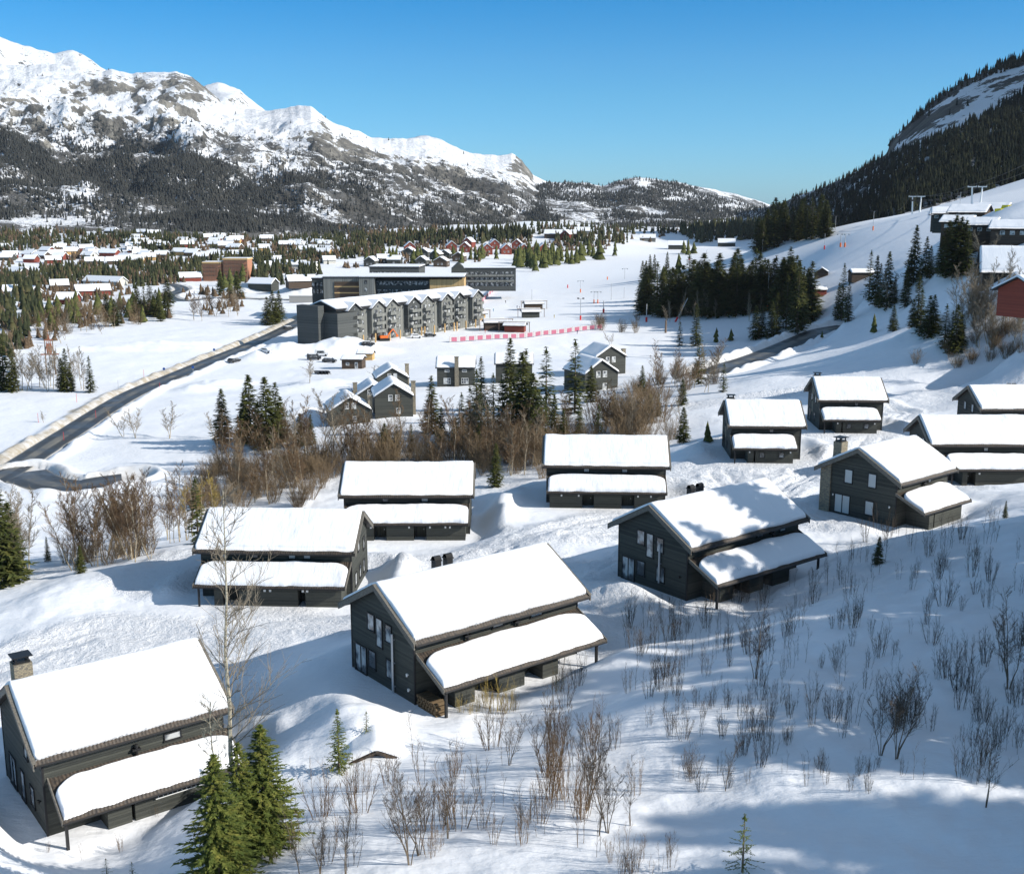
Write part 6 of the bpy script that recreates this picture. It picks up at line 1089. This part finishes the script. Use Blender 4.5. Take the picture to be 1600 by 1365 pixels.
# timber pole frame at the left and road signs
p = G(80, 585, 200); t = thing('pole_frame', 'twin legged timber power pole with a rusty transformer frame', 'power pole', p, R(10)); k = mpx(p); h = 62 * k
for s in (-1, 1): m_ = MB(); m_.tube((s * 1.3, 0, -.5), (s * 1.1, 0, h * .86), .2, .15, 8); obj('pole', m_, M['creosote'], t)
m_ = MB(); m_.box(-2.6, 2.6, -.15, .15, h * .5, h * .53); m_.box(-1.2, 1.2, -.1, .1, h * .86, h * .89); m_.tube((-1.3, 0, h * .53), (0, 0, h), .13, .1, 6); m_.tube((1.3, 0, h * .53), (0, 0, h), .13, .1, 6); m_.tube((0, 0, h * .5), (0, 0, h * 1.15), .1, .06, 6); m_.box(-.7, .7, -.4, .4, h * .54, h * .78); obj('transformer_frame', m_, mat('rusty_steel', (.3, .12, .07), .85), t)
for (x, y, lb) in [(257, 588, 'round blue road sign left of the main road'), (335, 556, 'small sign on the far road bank'), (185, 608, 'snow pole on the left road bank'), (302, 585, 'dark sign on the near side of the main road')]:
    p = G(x, y, 150); t = thing('road_sign', lb, 'sign', p); m_ = MB(); m_.tube((0, 0, -.4), (0, 0, 2.4), .05, .05, 6); obj('post', m_, M['galv'], t)
    if 'pole' not in lb: m_ = MB(); m_.tube((0, -.06, 2.3), (0, -.10, 2.3), .4, .4, 14); obj('sign_face', m_, mat('sign_blue', (.02, .08, .3), .5), t)
for i, (x, y) in enumerate([(60, 660), (120, 628), (150, 655), (225, 590), (100, 690), (250, 610)]):
    p = G(x, y, 120); m_ = MB(); m_.tube((0, 0, -.3), (0, 0, 2.2), .05, .04, 6); tag(obj('snow_pole', m_, M['redpaint'], None, loc=p), 'thin red snow pole marking the main road edge', 'snow pole', 'snow poles along the main road')

# ------------------------------------------------------------------ thin valley air
m_ = MB(); m_.box(-7300, 7300, -250, 7400, -900, 900); hz = m_.mesh('haze', bpy.data.materials.new('valley_air')); hm = hz.materials[0]; hm.use_nodes = True; ht = hm.node_tree; ht.nodes.remove(ht.nodes['Principled BSDF'])
pv = ht.nodes.new('ShaderNodeVolumePrincipled'); pv.inputs['Color'].default_value = (.8, .87, 1, 1); pv.inputs['Density'].default_value = 2.2e-5; ht.links.new(pv.outputs[0], ht.nodes['Material Output'].inputs['Volume']); tag(link('haze', hz), 'thin pale haze in the valley air', None, None, 'stuff')

# ------------------------------------------------------------------ labels: where look-alikes stand in a row, say which one
def ordn(i): return ['leftmost', 'second from the left', 'third from the left', 'fourth from the left', 'fifth from the left', 'sixth from the left', 'seventh from the left', 'eighth from the left', 'ninth from the left', 'tenth from the left', 'eleventh from the left', 'twelfth from the left'][i]
bpy.context.view_layer.update(); grp = {}
for o in bpy.data.objects:
    if o.parent is None and o.get('label') and o.get('group'): grp.setdefault(o['label'], []).append(o)
LM = [(730, 1000, 'centre foreground cabin'), (190, 1150, 'ladder cabin'), (1120, 860, 'shadow striped cabin'), (430, 880, 'cabin behind the aspen'), (640, 790, 'two entry cabin left'), (945, 745, 'two entry cabin middle'), (1190, 675, 'woodside small cabin'), (1325, 635, 'topmost small cabin'), (1390, 770, 'stone pier cabin'), (1520, 700, 'pale windowed cabin'), (1420, 1120, 'big dark sapling'), (1570, 1040, 'right edge dark sapling'), (1160, 1330, 'lower edge spruce sapling'),
      (650, 1270, 'many stemmed sapling'), (900, 1230, 'bushy saplings'), (1100, 1080, 'shaded crest hollow'), (1010, 480, 'grove left end'), (1130, 480, 'grove middle'), (1255, 480, 'grove right end'), (170, 830, 'snow crest'), (575, 610, 'four gabled cabins'), (300, 480, 'valley road bend'), (90, 370, 'left village edge'), (350, 430, 'orange building site'), (300, 385, 'village middle'), (480, 400, 'village right part'), (90, 450, 'left valley woods'), (1490, 340, 'brown lodges'), (760, 390, 'red chalets'), (1560, 520, 'right edge bank'), (930, 590, 'two gabled cabins')]
for lb, os_ in list(grp.items()):
    if len(os_) > 24:
        for o in os_:
            x, y = prj(*o.location); k = min(LM, key=lambda m: math.hypot(m[0] - x, (m[1] - y) * 1.4)); s_ = lb.split(); w_ = ('nearest the ' + k[2]).split(); o['label'] = ' '.join(s_[:16 - len(w_)]) + (', ' if len(s_) + len(w_) <= 16 else ', ') + ' '.join(w_)
for lb, os_ in grp.items():
    if not 2 <= len(os_) <= 24: continue
    os_.sort(key=lambda o: o.location.x / max(o.location.y, 1)); n_ = len(os_)
    for i, o in enumerate(os_):
        w_ = ordn(i) if i < (n_ + 1) // 2 or n_ - 1 - i > 11 else ordn(n_ - 1 - i).replace('leftmost', 'rightmost').replace('left', 'right')
        if 'rightmost' in w_: w_ = 'rightmost'
        s_ = lb.split()
        o['label'] = ' '.join(s_[:16 - len(w_.split())]) + ', ' + w_
